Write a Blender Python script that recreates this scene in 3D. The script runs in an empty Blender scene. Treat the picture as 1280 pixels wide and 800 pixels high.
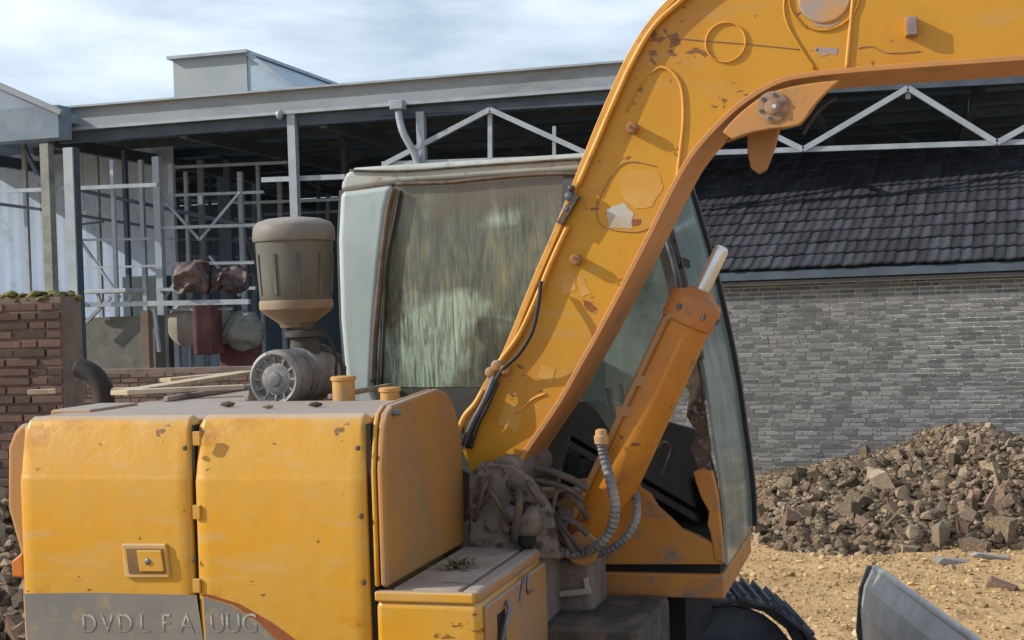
import bpy, bmesh, math, random
from mathutils import Vector, Matrix, noise
from mathutils.geometry import tessellate_polygon
random.seed(7)
S = bpy.context.scene
COL = S.collection
# ------------------------------------------------------------------ camera
F = 1700.0                       # focal length in photo pixels (1280 wide)
EYE = Vector((0, 0, 2.2))
PSI = math.radians(16); PIT = math.radians(-0.67); ROLL = 0.033
F0 = Vector((-math.sin(PSI), math.cos(PSI), 0)); R0 = Vector((math.cos(PSI), math.sin(PSI), 0)); Z = Vector((0, 0, 1))
FW = (F0*math.cos(PIT) + Z*math.sin(PIT)).normalized()
UP0 = R0.cross(FW).normalized()
RT = R0*math.cos(ROLL) - UP0*math.sin(ROLL)
UP = UP0*math.cos(ROLL) + R0*math.sin(ROLL)
cam = bpy.data.cameras.new('camera'); co = bpy.data.objects.new('camera', cam); COL.objects.link(co)
cam.lens = F/1280*36; cam.sensor_width = 36; cam.clip_start = .05; cam.clip_end = 2000
M = Matrix((RT, UP, -FW)).transposed().to_4x4(); M.translation = EYE
co.matrix_world = M; S.camera = co
def ray(u, v): return FW + RT*((u-640)/F) - UP*((v-400)/F)
def P(u, v, Y):                  # world point seen at (u,v) on the plane Y = const
    d = ray(u, v); return EYE + d*(Y/d.y)
def PD(u, v, D):                 # point at depth D along the view axis
    return EYE + ray(u, v)*D
# ------------------------------------------------------------------ world, sun
SUND = Vector((.82, .29, -.48)).normalized()      # direction in which the light travels
el = math.asin(-SUND.z); az = math.atan2(-SUND.x, -SUND.y)   # azimuth from +Y towards +X
W = bpy.data.worlds.new('World'); S.world = W; W.use_nodes = True
nt = W.node_tree; nt.nodes.clear()
def N(t, ty, **k):
    n = t.nodes.new(ty)
    for a, b in k.items(): setattr(n, a, b)
    return n
sky = N(nt, 'ShaderNodeTexSky', sky_type='NISHITA', sun_disc=False)
sky.sun_elevation = el; sky.sun_rotation = az; sky.air_density = 1.0; sky.dust_density = .4; sky.ozone_density = 2.0
tc = N(nt, 'ShaderNodeTexCoord'); mp = N(nt, 'ShaderNodeMapping'); mp.inputs['Scale'].default_value = (2.2, 2.2, 9)
cn = N(nt, 'ShaderNodeTexNoise'); cn.inputs['Scale'].default_value = 1.3; cn.inputs['Detail'].default_value = 7; cn.inputs['Roughness'].default_value = .55
cr = N(nt, 'ShaderNodeValToRGB'); cr.color_ramp.elements[0].position = .36; cr.color_ramp.elements[1].position = .66
cr.color_ramp.elements[0].color = (.10, .10, .10, 1); cr.color_ramp.elements[1].color = (.93, .93, .93, 1)
mx = N(nt, 'ShaderNodeMix', data_type='RGBA'); mx.inputs['B'].default_value = (8.4, 9.3, 10.3, 1)
bg = N(nt, 'ShaderNodeBackground'); bg.inputs['Strength'].default_value = .108
wo = N(nt, 'ShaderNodeOutputWorld')
L = nt.links.new
L(tc.outputs['Generated'], mp.inputs['Vector']); L(mp.outputs[0], cn.inputs['Vector']); L(cn.outputs['Fac'], cr.inputs['Fac'])
L(cr.outputs['Color'], mx.inputs['Factor']); L(sky.outputs[0], mx.inputs['A']); L(mx.outputs['Result'], bg.inputs['Color']); L(bg.outputs[0], wo.inputs[0])
sl = bpy.data.lights.new('sun', 'SUN'); sl.energy = 4.3; sl.angle = math.radians(.5); sl.color = (1, .93, .82)
so = bpy.data.objects.new('sun', sl); COL.objects.link(so); so.rotation_euler = SUND.to_track_quat('-Z', 'Y').to_euler()
S.view_settings.view_transform = 'Standard'; S.view_settings.look = 'None'; S.view_settings.exposure = 0.18; S.view_settings.gamma = 1
# ------------------------------------------------------------------ materials
MATS = {}
def mat(name, c1, c2=None, c3=None, scale=3.0, stretch=(1, 1, 1), rough=.6, metal=0, bump=.15, bscale=40, dust=None, rnd=0, pos=(.42, .62), p3=(.58, .68), coord='Object', alpha=None, spec=.4, bdist=.004, s3=None, smear=None, chips=None):
    if name in MATS: return MATS[name]
    m = bpy.data.materials.new(name); m.use_nodes = True; t = m.node_tree; b = t.nodes['Principled BSDF']; l = t.links.new
    b.inputs['Roughness'].default_value = rough; b.inputs['Metallic'].default_value = metal; b.inputs['Specular IOR Level'].default_value = spec
    tc = N(t, 'ShaderNodeTexCoord'); mp = N(t, 'ShaderNodeMapping'); mp.inputs['Scale'].default_value = stretch
    l(tc.outputs[coord], mp.inputs['Vector'])
    def noi(sc, det=6, ro=.6, src=None, loc=None):
        n = N(t, 'ShaderNodeTexNoise'); n.inputs['Scale'].default_value = sc; n.inputs['Detail'].default_value = det; n.inputs['Roughness'].default_value = ro
        l((src or mp).outputs[0], n.inputs['Vector']); return n
    def ramp(n, a, z):
        r = N(t, 'ShaderNodeMapRange'); r.inputs[1].default_value = a; r.inputs[2].default_value = z; l(n.outputs['Fac'], r.inputs[0]); return r
    cur = None
    n1 = noi(scale)
    mix = N(t, 'ShaderNodeMix', data_type='RGBA'); mix.inputs['A'].default_value = (*c1, 1); mix.inputs['B'].default_value = (*(c2 or c1), 1)
    l(ramp(n1, *pos).outputs[0], mix.inputs['Factor']); cur = mix.outputs['Result']
    if c3:
        mp3 = N(t, 'ShaderNodeMapping'); mp3.inputs['Location'].default_value = (3.1, 7.7, 1.3); mp3.inputs['Scale'].default_value = stretch; l(tc.outputs[coord], mp3.inputs['Vector'])
        n3 = noi(s3 or scale*2.7, 8, .65, mp3); m3 = N(t, 'ShaderNodeMix', data_type='RGBA'); l(cur, m3.inputs['A']); m3.inputs['B'].default_value = (*c3, 1)
        l(ramp(n3, *p3).outputs[0], m3.inputs['Factor']); cur = m3.outputs['Result']
    if smear:
        mps = N(t, 'ShaderNodeMapping'); mps.inputs['Scale'].default_value = (1.6, 1.6, 9); mps.inputs['Location'].default_value = (1.7, 2.1, .4); mps.inputs['Rotation'].default_value = (0, .06, 0); l(tc.outputs[coord], mps.inputs['Vector'])
        ns = noi(1.5, 6, .6, mps); ns.inputs['Distortion'].default_value = .5; ms = N(t, 'ShaderNodeMix', data_type='RGBA'); l(cur, ms.inputs['A']); ms.inputs['B'].default_value = (*smear, 1)
        rs = ramp(ns, .56, .72); rs.inputs[4].default_value = .5; l(rs.outputs[0], ms.inputs['Factor']); cur = ms.outputs['Result']
    if chips:
        mpc = N(t, 'ShaderNodeMapping'); mpc.inputs['Scale'].default_value = (1, 1, 1.6); l(tc.outputs[coord], mpc.inputs['Vector'])
        nc = noi(26, 4, .5, mpc); nc2 = noi(3.3, 3, .5, mpc); mm = N(t, 'ShaderNodeMath', operation='MULTIPLY'); l(nc.outputs['Fac'], mm.inputs[0]); l(nc2.outputs['Fac'], mm.inputs[1])
        rc = N(t, 'ShaderNodeMapRange'); rc.inputs[1].default_value = .398; rc.inputs[2].default_value = .412; rc.inputs[4].default_value = .85; l(mm.outputs[0], rc.inputs[0])
        mc = N(t, 'ShaderNodeMix', data_type='RGBA'); l(cur, mc.inputs['A']); mc.inputs['B'].default_value = (*chips, 1); l(rc.outputs[0], mc.inputs['Factor']); cur = mc.outputs['Result']
    if dust:                       # settles on faces that look up
        g = N(t, 'ShaderNodeNewGeometry'); sp = N(t, 'ShaderNodeSeparateXYZ'); l(g.outputs['Normal'], sp.inputs[0])
        nd = noi(6, 5); ad = N(t, 'ShaderNodeMath', operation='ADD'); l(sp.outputs['Z'], ad.inputs[0]); l(nd.outputs['Fac'], ad.inputs[1])
        rr = N(t, 'ShaderNodeMapRange'); rr.inputs[1].default_value = .95; rr.inputs[2].default_value = 1.4; rr.inputs[4].default_value = .9; l(ad.outputs[0], rr.inputs[0])
        md = N(t, 'ShaderNodeMix', data_type='RGBA'); l(cur, md.inputs['A']); md.inputs['B'].default_value = (*dust, 1); l(rr.outputs[0], md.inputs['Factor']); cur = md.outputs['Result']
    if rnd:
        oi = N(t, 'ShaderNodeObjectInfo'); g2 = N(t, 'ShaderNodeNewGeometry'); ad = N(t, 'ShaderNodeMath', operation='ADD'); fr = N(t, 'ShaderNodeMath', operation='FRACT')
        l(oi.outputs['Random'], ad.inputs[0]); l(g2.outputs['Random Per Island'], ad.inputs[1]); l(ad.outputs[0], fr.inputs[0])
        mr = N(t, 'ShaderNodeMapRange'); mr.inputs[3].default_value = 1-rnd; mr.inputs[4].default_value = 1+rnd; l(fr.outputs[0], mr.inputs[0])
        hs = N(t, 'ShaderNodeHueSaturation'); l(cur, hs.inputs['Color']); l(mr.outputs[0], hs.inputs['Value']); cur = hs.outputs['Color']
    l(cur, b.inputs['Base Color'])
    nr = noi(scale*4); mrr = N(t, 'ShaderNodeMapRange'); mrr.inputs[3].default_value = max(.05, rough-.15); mrr.inputs[4].default_value = min(1, rough+.15); l(nr.outputs['Fac'], mrr.inputs[0]); l(mrr.outputs[0], b.inputs['Roughness'])
    if bump:
        mpb = N(t, 'ShaderNodeMapping'); l(tc.outputs[coord], mpb.inputs['Vector'])
        nb = noi(bscale, 5, .6, mpb); bp = N(t, 'ShaderNodeBump'); bp.inputs['Strength'].default_value = bump; bp.inputs['Distance'].default_value = bdist; l(nb.outputs['Fac'], bp.inputs['Height']); l(bp.outputs[0], b.inputs['Normal'])
    if alpha is not None: b.inputs['Alpha'].default_value = alpha
    MATS[name] = m; return m
YEL = mat('yellow_paint', (.56, .272, .013), (.52, .29, .05), (.45, .20, .012), s3=1.3, scale=2.2, smear=(.42, .34, .20), chips=(.14, .07, .03), rough=.36, dust=(.42, .33, .24), bscale=4, bump=.3, p3=(.54, .58), bdist=.02)
YELT = mat('yellow_paint_faded', (.58, .30, .05), (.50, .34, .13), (.36, .26, .16), scale=3, stretch=(.6, 1, 2.4), rough=.6, dust=(.45, .35, .25), bscale=20, bump=.12, p3=(.55, .72))
ORA = mat('orange_paint', (.53, .262, .018), (.49, .225, .022), (.38, .19, .05), scale=2.2, smear=(.42, .27, .12), chips=(.16, .07, .035), rough=.4, dust=(.45, .28, .12), bscale=30, bump=.1, p3=(.62, .80))
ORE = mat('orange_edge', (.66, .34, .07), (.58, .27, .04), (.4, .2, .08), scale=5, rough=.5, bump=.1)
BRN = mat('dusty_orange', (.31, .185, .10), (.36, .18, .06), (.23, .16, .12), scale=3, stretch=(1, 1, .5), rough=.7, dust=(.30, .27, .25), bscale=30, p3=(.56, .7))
GRN = mat('dusty_grey', (.27, .22, .19), (.34, .29, .25), (.16, .12, .09), scale=5, rough=.85, bscale=60, bump=.3)
MUD = mat('caked_mud', (.15, .12, .10), (.20, .165, .14), (.07, .055, .045), scale=9, rough=.95, bscale=30, bump=.8, bdist=.01)
CABP = mat('cab_paint', (.34, .42, .42), (.42, .49, .49), (.24, .27, .27), scale=4, stretch=(1, 1, .4), rough=.5, dust=(.42, .36, .29), p3=(.6, .8))
CABR = mat('cab_roof_paint', (.40, .44, .43), (.36, .36, .33), (.18, .14, .10), scale=6, rough=.7, dust=(.36, .38, .36), p3=(.55, .7))
RUB = mat('black_rubber', (.018, .018, .02), (.035, .03, .028), rough=.65, scale=8)
RUBD = mat('dusty_rubber', (.05, .045, .04), (.12, .09, .07), rough=.8, scale=10)
BLK = mat('black_interior', (.006, .006, .008), (.015, .014, .014), rough=.8, scale=6)
STL = mat('worn_steel', (.20, .22, .25), (.12, .12, .13), (.22, .15, .10), scale=8, rough=.5, metal=.6)
STD = mat('track_steel', (.06, .065, .08), (.11, .12, .14), (.13, .09, .06), scale=8, rough=.55, metal=.3)
CHR = mat('chrome', (.75, .75, .74), (.6, .6, .6), scale=4, rough=.3, metal=.7, bump=0)
PCL = mat('precleaner_plastic', (.065, .068, .06), (.12, .115, .095), (.11, .065, .045), scale=4, stretch=(1, 1, .5), rough=.55, dust=(.2, .19, .17), p3=(.58, .7))
PCT = mat('precleaner_cap', (.13, .12, .11), (.18, .165, .145), scale=4, rough=.6, dust=(.27, .24, .22))
PCB = mat('precleaner_base', (.25, .195, .13), (.19, .13, .08), scale=5, rough=.7)
ALU = mat('dusty_aluminium', (.27, .26, .25), (.17, .16, .15), (.10, .08, .07), scale=12, rough=.6, metal=.2)
DEC = mat('decal_grey', (.16, .155, .15), (.21, .19, .165), (.30, .22, .12), scale=4, rough=.6, p3=(.56, .7))
DER = mat('decal_red', (.22, .06, .02), (.28, .10, .03), scale=4, rough=.5)
DEL = mat('decal_letter', (.38, .36, .32), (.30, .28, .24), (.19, .175, .155), scale=9, rough=.6, p3=(.46, .54))
CYLP = mat('cylinder_paint', (.40, .135, .010), (.47, .18, .012), (.25, .10, .03), scale=3, smear=(.32, .16, .06), chips=(.10, .05, .03), rough=.42, bump=.1, p3=(.54, .72))
PAT = mat('lit_label_patch', (.53, .27, .045), (.56, .31, .08), (.50, .24, .03), scale=6, rough=.5)  # paler orange painting sunlit gaps in the shadow band, plus label remains
TAG = mat('white_tag', (.46, .45, .42), (.40, .33, .22), scale=6, rough=.6)
GSTL = mat('galvanised_steel', (.36, .40, .45), (.28, .32, .36), scale=3, rough=.45, metal=.2, bump=.05)
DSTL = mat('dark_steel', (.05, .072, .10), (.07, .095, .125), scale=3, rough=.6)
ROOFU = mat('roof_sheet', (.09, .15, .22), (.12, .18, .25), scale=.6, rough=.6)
FASC = mat('fascia_grey', (.27, .31, .345), (.23, .265, .29), (.17, .185, .20), scale=1, stretch=(.3, 1, 1), rough=.6, p3=(.55, .75))
MON = mat('monitor_cladding', (.36, .39, .40), (.31, .35, .37), scale=1, rough=.6)
MONS = mat('monitor_side', (.36, .47, .54), (.33, .42, .50), scale=1, rough=.6)
SHT = mat('blue_sheeting', (.36, .46, .62), (.42, .53, .69), (.29, .36, .48), scale=.7, rough=.6, bump=.05)
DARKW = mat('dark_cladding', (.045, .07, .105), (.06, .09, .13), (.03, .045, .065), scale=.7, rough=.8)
MORT = mat('mortar', (.46, .46, .45), (.36, .36, .35), scale=3, rough=.95, bump=.4, bscale=60, bdist=.01)
BRG = mat('grey_brick', (.15, .149, .147), (.162, .16, .157), (.21, .20, .19), scale=1.6, rough=.9, rnd=.42, bump=.3, bscale=60, p3=(.6, .75))
MORR = mat('mortar_brown', (.17, .13, .11), (.12, .09, .08), scale=5, rough=.95, bump=.4)
BRR = mat('red_brick', (.12, .065, .052), (.09, .058, .05), (.17, .13, .11), scale=6, rough=.9, rnd=.4, bump=.3, bscale=50)
BRL = mat('dark_red_brick', (.10, .065, .055), (.13, .085, .075), scale=5, rough=.9, rnd=.4, bump=.3)
TILE = mat('grey_tile', (.022, .024, .031), (.036, .039, .048), (.085, .085, .09), scale=5, rough=.8, rnd=.45, bump=.3, p3=(.58, .75))
DIRT = mat('dirt', (.42, .265, .115), (.49, .32, .15), (.22, .135, .06), scale=.9, rough=.95, bump=.9, bscale=9, coord='Object', p3=(.56, .72), bdist=.05, s3=2.6)
STN = mat('rubble_stone_mat', (.115, .085, .055), (.22, .16, .10), (.04, .03, .023), scale=5, rough=.95, rnd=.75, bump=.6, bscale=30, bdist=.01, s3=9)
STNP = mat('rubble_pale', (.28, .22, .155), (.2, .155, .10), scale=5, rough=.95, rnd=.3, bump=.5, bscale=30)
STNR = mat('rubble_brick', (.17, .10, .07), (.22, .15, .11), (.3, .25, .2), scale=5, rough=.95, rnd=.4, bump=.5, bscale=30)
MOUND = mat('rubble_soil', (.08, .056, .034), (.23, .155, .085), (.06, .045, .035), scale=4, rough=1, bump=1, bscale=14, bdist=.06, s3=7)
PLK = mat('weathered_wood', (.50, .42, .30), (.40, .32, .22), (.26, .2, .14), scale=3, stretch=(1, 8, 1), rough=.85, bump=.3)
LEAF = mat('dry_leaf', (.09, .09, .045), (.16, .13, .07), rnd=.4, rough=.8)
MOSS = mat('moss', (.10, .10, .03), (.16, .14, .05), rough=.95, rnd=.4)
CON = mat('concrete', (.40, .38, .36), (.30, .28, .26), scale=5, rough=.9, rnd=.2, bump=.4)
CRM = mat('cream_drum', (.38, .34, .28), (.30, .26, .2), scale=3, rough=.6)
REDD = mat('dull_red', (.12, .045, .045), (.17, .08, .075), scale=3, rough=.7)
CABI = mat('grey_trim', (.08, .085, .09), (.12, .12, .12), rough=.8, scale=4)
def glass(name, tint, dirt, dirt2, cover, stretch, scale, pos, blobs=None, streaks=False):
    m = bpy.data.materials.new(name); m.use_nodes = True; t = m.node_tree; l = t.links.new; b = t.nodes['Principled BSDF']
    b.inputs['Roughness'].default_value = .28; b.inputs['Coat Weight'].default_value = .6; b.inputs['Coat Roughness'].default_value = .06; out = t.nodes['Material Output']
    tc = N(t, 'ShaderNodeTexCoord'); mp = N(t, 'ShaderNodeMapping'); mp.inputs['Scale'].default_value = stretch; l(tc.outputs['Object'], mp.inputs[0])
    n = N(t, 'ShaderNodeTexNoise'); n.inputs['Scale'].default_value = scale; n.inputs['Detail'].default_value = 8; n.inputs['Roughness'].default_value = .65; n.inputs['Distortion'].default_value = .6; l(mp.outputs[0], n.inputs['Vector'])
    rp = N(t, 'ShaderNodeValToRGB'); e = rp.color_ramp.elements; e[0].position = pos[0]; e[0].color = (*dirt, 1); e[1].position = pos[1]; e[1].color = (*dirt2, 1)
    e2 = e.new((pos[0]+pos[1])/2); e2.color = (*tint, 1); l(n.outputs['Fac'], rp.inputs[0])
    cur = rp.outputs[0]
    n2 = N(t, 'ShaderNodeTexNoise'); n2.inputs['Scale'].default_value = 2.6; n2.inputs['Detail'].default_value = 3; l(tc.outputs['Object'], n2.inputs['Vector'])
    r2 = N(t, 'ShaderNodeMapRange'); r2.inputs[1].default_value = .53; r2.inputs[2].default_value = .60; r2.inputs[4].default_value = .8; l(n2.outputs['Fac'], r2.inputs[0])
    if blobs:  # pale blobs mixed in by noise
        mm = N(t, 'ShaderNodeMix', data_type='RGBA'); l(cur, mm.inputs['A']); mm.inputs['B'].default_value = (*blobs, 1); l(r2.outputs[0], mm.inputs['Factor']); cur = mm.outputs['Result']
    l(cur, b.inputs['Base Color'])
    if streaks:
        mq = N(t, 'ShaderNodeMapping'); mq.inputs['Scale'].default_value = (17, 17, 1.5); l(tc.outputs['Object'], mq.inputs[0])
        nq = N(t, 'ShaderNodeTexNoise'); nq.inputs['Scale'].default_value = 2; nq.inputs['Detail'].default_value = 5; nq.inputs['Distortion'].default_value = 2.2; nq.inputs['Roughness'].default_value = .75; l(mq.outputs[0], nq.inputs['Vector'])
        rq = N(t, 'ShaderNodeValToRGB'); ee = rq.color_ramp.elements; ee[0].position = .36; ee[0].color = (.30, .28, .25, 1); ee[1].position = .64; ee[1].color = (1.55, 1.5, 1.3, 1); e3 = ee.new(.5); e3.color = (.85, .87, .85, 1); l(nq.outputs['Fac'], rq.inputs[0])
        nm = N(t, 'ShaderNodeTexNoise'); nm.inputs['Scale'].default_value = 1.7; l(tc.outputs['Object'], nm.inputs['Vector']); rm_ = N(t, 'ShaderNodeMapRange'); rm_.inputs[1].default_value = .35; rm_.inputs[2].default_value = .6; rm_.inputs[3].default_value = .35; l(nm.outputs['Fac'], rm_.inputs[0])
        mu = N(t, 'ShaderNodeMix', data_type='RGBA', blend_type='MULTIPLY'); l(rm_.outputs[0], mu.inputs['Factor']); l(cur, mu.inputs['A']); l(rq.outputs[0], mu.inputs['B']); 
        sx = N(t, 'ShaderNodeSeparateXYZ'); l(tc.outputs['Object'], sx.inputs[0]); ng = N(t, 'ShaderNodeTexNoise'); ng.inputs['Scale'].default_value = 7; ng.inputs['Detail'].default_value = 6; l(tc.outputs['Object'], ng.inputs['Vector'])
        sz = N(t, 'ShaderNodeMath', operation='MULTIPLY_ADD'); l(ng.outputs['Fac'], sz.inputs[0]); sz.inputs[1].default_value = .5; l(sx.outputs['Z'], sz.inputs[2])
        rg = N(t, 'ShaderNodeMapRange'); rg.inputs[1].default_value = .44; rg.inputs[2].default_value = .62; rg.inputs[4].default_value = .85; l(sz.outputs[0], rg.inputs[0])
        mg = N(t, 'ShaderNodeMix', data_type='RGBA'); l(rg.outputs[0], mg.inputs['Factor']); l(mu.outputs['Result'], mg.inputs['A']); mg.inputs['B'].default_value = (.13, .105, .075, 1); l(mg.outputs['Result'], b.inputs['Base Color'])
    r3 = N(t, 'ShaderNodeMapRange'); r3.inputs[1].default_value = .3; r3.inputs[2].default_value = .7; r3.inputs[3].default_value = cover[0]; r3.inputs[4].default_value = cover[1]; l(n.outputs['Fac'], r3.inputs[0])
    l(r3.outputs[0], b.inputs['Alpha'])
    return m
GL1 = glass('streaked_glass', (.13, .145, .115), (.075, .072, .06), (.22, .20, .12), (.86, .98), (3.5, 3.5, 1.1), 3.2, (.3, .7), (.36, .47, .39), streaks=True)
GL2 = glass('dusty_glass', (.17, .24, .225), (.10, .15, .14), (.24, .32, .30), (.25, .62), (2, 2, 1), 3, (.3, .7))
GL3 = glass('pale_glass', (.20, .28, .27), (.13, .19, .18), (.34, .41, .40), (.75, .97), (2, 2, .7), 3, (.3, .7))
# ------------------------------------------------------------------ mesh helpers
WL = {}
def link(name, bm, m, parent=None, smooth=False, bevel=0, seg=2, mats=None):
    me = bpy.data.meshes.new(name)
    bmesh.ops.recalc_face_normals(bm, faces=bm.faces)
    lo = Vector((1e9,)*3); hi = -lo
    for v in bm.verts:
        for i in range(3): lo[i] = min(lo[i], v.co[i]); hi[i] = max(hi[i], v.co[i])
    c = (lo+hi)/2
    for v in bm.verts: v.co -= c
    bm.to_mesh(me); bm.free()
    for mm in (mats or [m]): me.materials.append(mm)
    if smooth:
        for p in me.polygons: p.use_smooth = True
    o = bpy.data.objects.new(name, me); COL.objects.link(o)
    if parent is not None: o.parent = parent; o.location = c - WL[parent.name]
    else: o.location = c
    WL[o.name] = c
    if bevel:
        b = o.modifiers.new('bevel', 'BEVEL'); b.width = bevel; b.segments = seg; b.limit_method = 'ANGLE'; b.angle_limit = math.radians(35); b.harden_normals = True
        for p in me.polygons: p.use_smooth = True
    return o
def tag(o, label=None, cat=None, group=None, kind=None):
    if label: o['label'] = label
    if cat: o['category'] = cat
    if group: o['group'] = group
    if kind: o['kind'] = kind
    return o
def empty(name, loc, label, cat, group=None):
    o = bpy.data.objects.new(name, None); o.location = loc; COL.objects.link(o); WL[o.name] = Vector(loc); o.empty_display_size = .2
    return tag(o, label, cat, group)
def prism(bm, pts, ext):           # closed polygon of 3D points, extruded by vector ext
    a = [bm.verts.new(p) for p in pts]; b = [bm.verts.new(Vector(p)+ext) for p in pts]; n = len(a)
    bm.faces.new(a); bm.faces.new(b[::-1])
    for i in range(n): bm.faces.new((a[i], b[i], b[(i+1) % n], a[(i+1) % n]))
    return bm
def tri(bm):
    return bm
def trace(uv, Y0, Y1):             # outline seen in the photo, standing on the plane Y0, as thick as Y1-Y0
    return tri(prism(bmesh.new(), [P(u, v, Y0) for u, v in uv], Vector((0, Y1-Y0, 0))))
def box(bm, lo, hi, m4=None):
    vs = [bm.verts.new((x, y, z)) for x in (lo[0], hi[0]) for y in (lo[1], hi[1]) for z in (lo[2], hi[2])]
    if m4 is not None:
        for v in vs: v.co = m4 @ v.co
    for f in ((0, 1, 3, 2), (4, 6, 7, 5), (0, 4, 5, 1), (2, 3, 7, 6), (0, 2, 6, 4), (1, 5, 7, 3)): bm.faces.new([vs[i] for i in f])
    return bm
def bar(bm, a, b, w, h=None):      # rectangular bar from a to b
    a = Vector(a); b = Vector(b); h = h or w; d = (b-a).normalized()
    s = d.cross(Z)
    if s.length < .05: s = Vector((1, 0, 0))
    s.normalize(); t = s.cross(d).normalized(); q = [s*w/2+t*h/2, -s*w/2+t*h/2, -s*w/2-t*h/2, s*w/2-t*h/2]
    return prism(bm, [a+x for x in q], b-a)
def spline(pts, n=6):
    pts = [Vector(p) for p in pts]; out = []
    for i in range(len(pts)-1):
        p0 = pts[max(i-1, 0)]; p1 = pts[i]; p2 = pts[i+1]; p3 = pts[min(i+2, len(pts)-1)]
        for k in range(n):
            t = k/n; out.append(.5*((2*p1)+(-p0+p2)*t+(2*p0-5*p1+4*p2-p3)*t*t+(-p0+3*p1-3*p2+p3)*t**3))
    out.append(pts[-1]); return out
def tube(bm, pts, r, seg=10, smooth_n=6, rib=None, cap=True):
    ps = spline(pts, smooth_n) if smooth_n > 1 else [Vector(p) for p in pts]
    if rib:
        q = []; 
        for i in range(len(ps)-1):
            L_ = (ps[i+1]-ps[i]).length; k = max(1, int(L_/rib))
            for j in range(k): q.append(ps[i].lerp(ps[i+1], j/k))
        q.append(ps[-1]); ps = q
    prev = None; rings = []
    nrm = None
    for i, p in enumerate(ps):
        d = (ps[min(i+1, len(ps)-1)]-ps[max(i-1, 0)]).normalized()
        if nrm is None:
            nrm = d.orthogonal().normalized()
        nrm = (nrm-d*nrm.dot(d)).normalized(); bn = d.cross(nrm)
        rr = r(i/(len(ps)-1)) if callable(r) else r
        if rib: rr *= 1.0 if i % 2 else .82
        rings.append([bm.verts.new(p+(nrm*math.cos(a)+bn*math.sin(a))*rr) for a in [2*math.pi*k/seg for k in range(seg)]])
    for a, b in zip(rings, rings[1:]):
        for k in range(seg): bm.faces.new((a[k], a[(k+1) % seg], b[(k+1) % seg], b[k]))
    if cap: bm.faces.new(rings[0][::-1]); bm.faces.new(rings[-1])
    return bm
def lathe(bm, c, axis, prof, seg=28):   # prof: list of (distance along axis, radius)
    c = Vector(c); axis = Vector(axis).normalized(); n = axis.orthogonal().normalized(); b = axis.cross(n); rings = []
    for s, r in prof: rings.append([bm.verts.new(c+axis*s+(n*math.cos(a)+b*math.sin(a))*max(r, 1e-4)) for a in [2*math.pi*k/seg for k in range(seg)]])
    for a, q in zip(rings, rings[1:]):
        for k in range(seg): bm.faces.new((a[k], a[(k+1) % seg], q[(k+1) % seg], q[k]))
    bm.faces.new(rings[0][::-1]); bm.faces.new(rings[-1]); return bm
def smoothang(o, deg=35):
    me = o.data
    for p in me.polygons: p.use_smooth = True
    e = o.modifiers.new('edges', 'EDGE_SPLIT'); e.split_angle = math.radians(deg); return o
def thicken(pts_a, pts_b): pass
# ------------------------------------------------------------------ ground
WA = PD(1090, 334, 17.3); WDIR = Vector((math.cos(math.radians(-6)), math.sin(math.radians(-6)), 0)); WN = Vector((WDIR.y, -WDIR.x, 0))   # grey wall: a point on it, its run, its outward normal
def gz(x, y):
    s = min(max((y-9)/6, 0), 1); h = -.3*s*s*(3-2*s)
    if abs(x) < 14 and -3 < y < 24:
        h += .05*noise.noise(Vector((x*.9, y*.9, 0))) + .03*noise.noise(Vector((x*3, y*3, 4))) + .012*noise.noise(Vector((x*9, y*9, 8)))
    return h
def axis_pts(fine0, fine1, step, far):
    a = []; x = fine0
    while x < fine1: a.append(x); x += step
    a.append(fine1); d = step*2; lo = fine0; hi = fine1
    while hi < far: hi += d; a.append(hi); lo -= d; a.insert(0, lo); d *= 1.7
    return a
xs = axis_pts(-8, 7, .09, 600); ys = axis_pts(5, 20, .09, 600)
bm = bmesh.new(); g = [[bm.verts.new((x, y, gz(x, y))) for y in ys] for x in xs]
for i in range(len(xs)-1):
    for j in range(len(ys)-1): bm.faces.new((g[i][j], g[i+1][j], g[i+1][j+1], g[i][j+1]))
tag(link('ground', bm, DIRT, smooth=True), 'tan bare dirt yard', None, None, 'structure')
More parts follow.
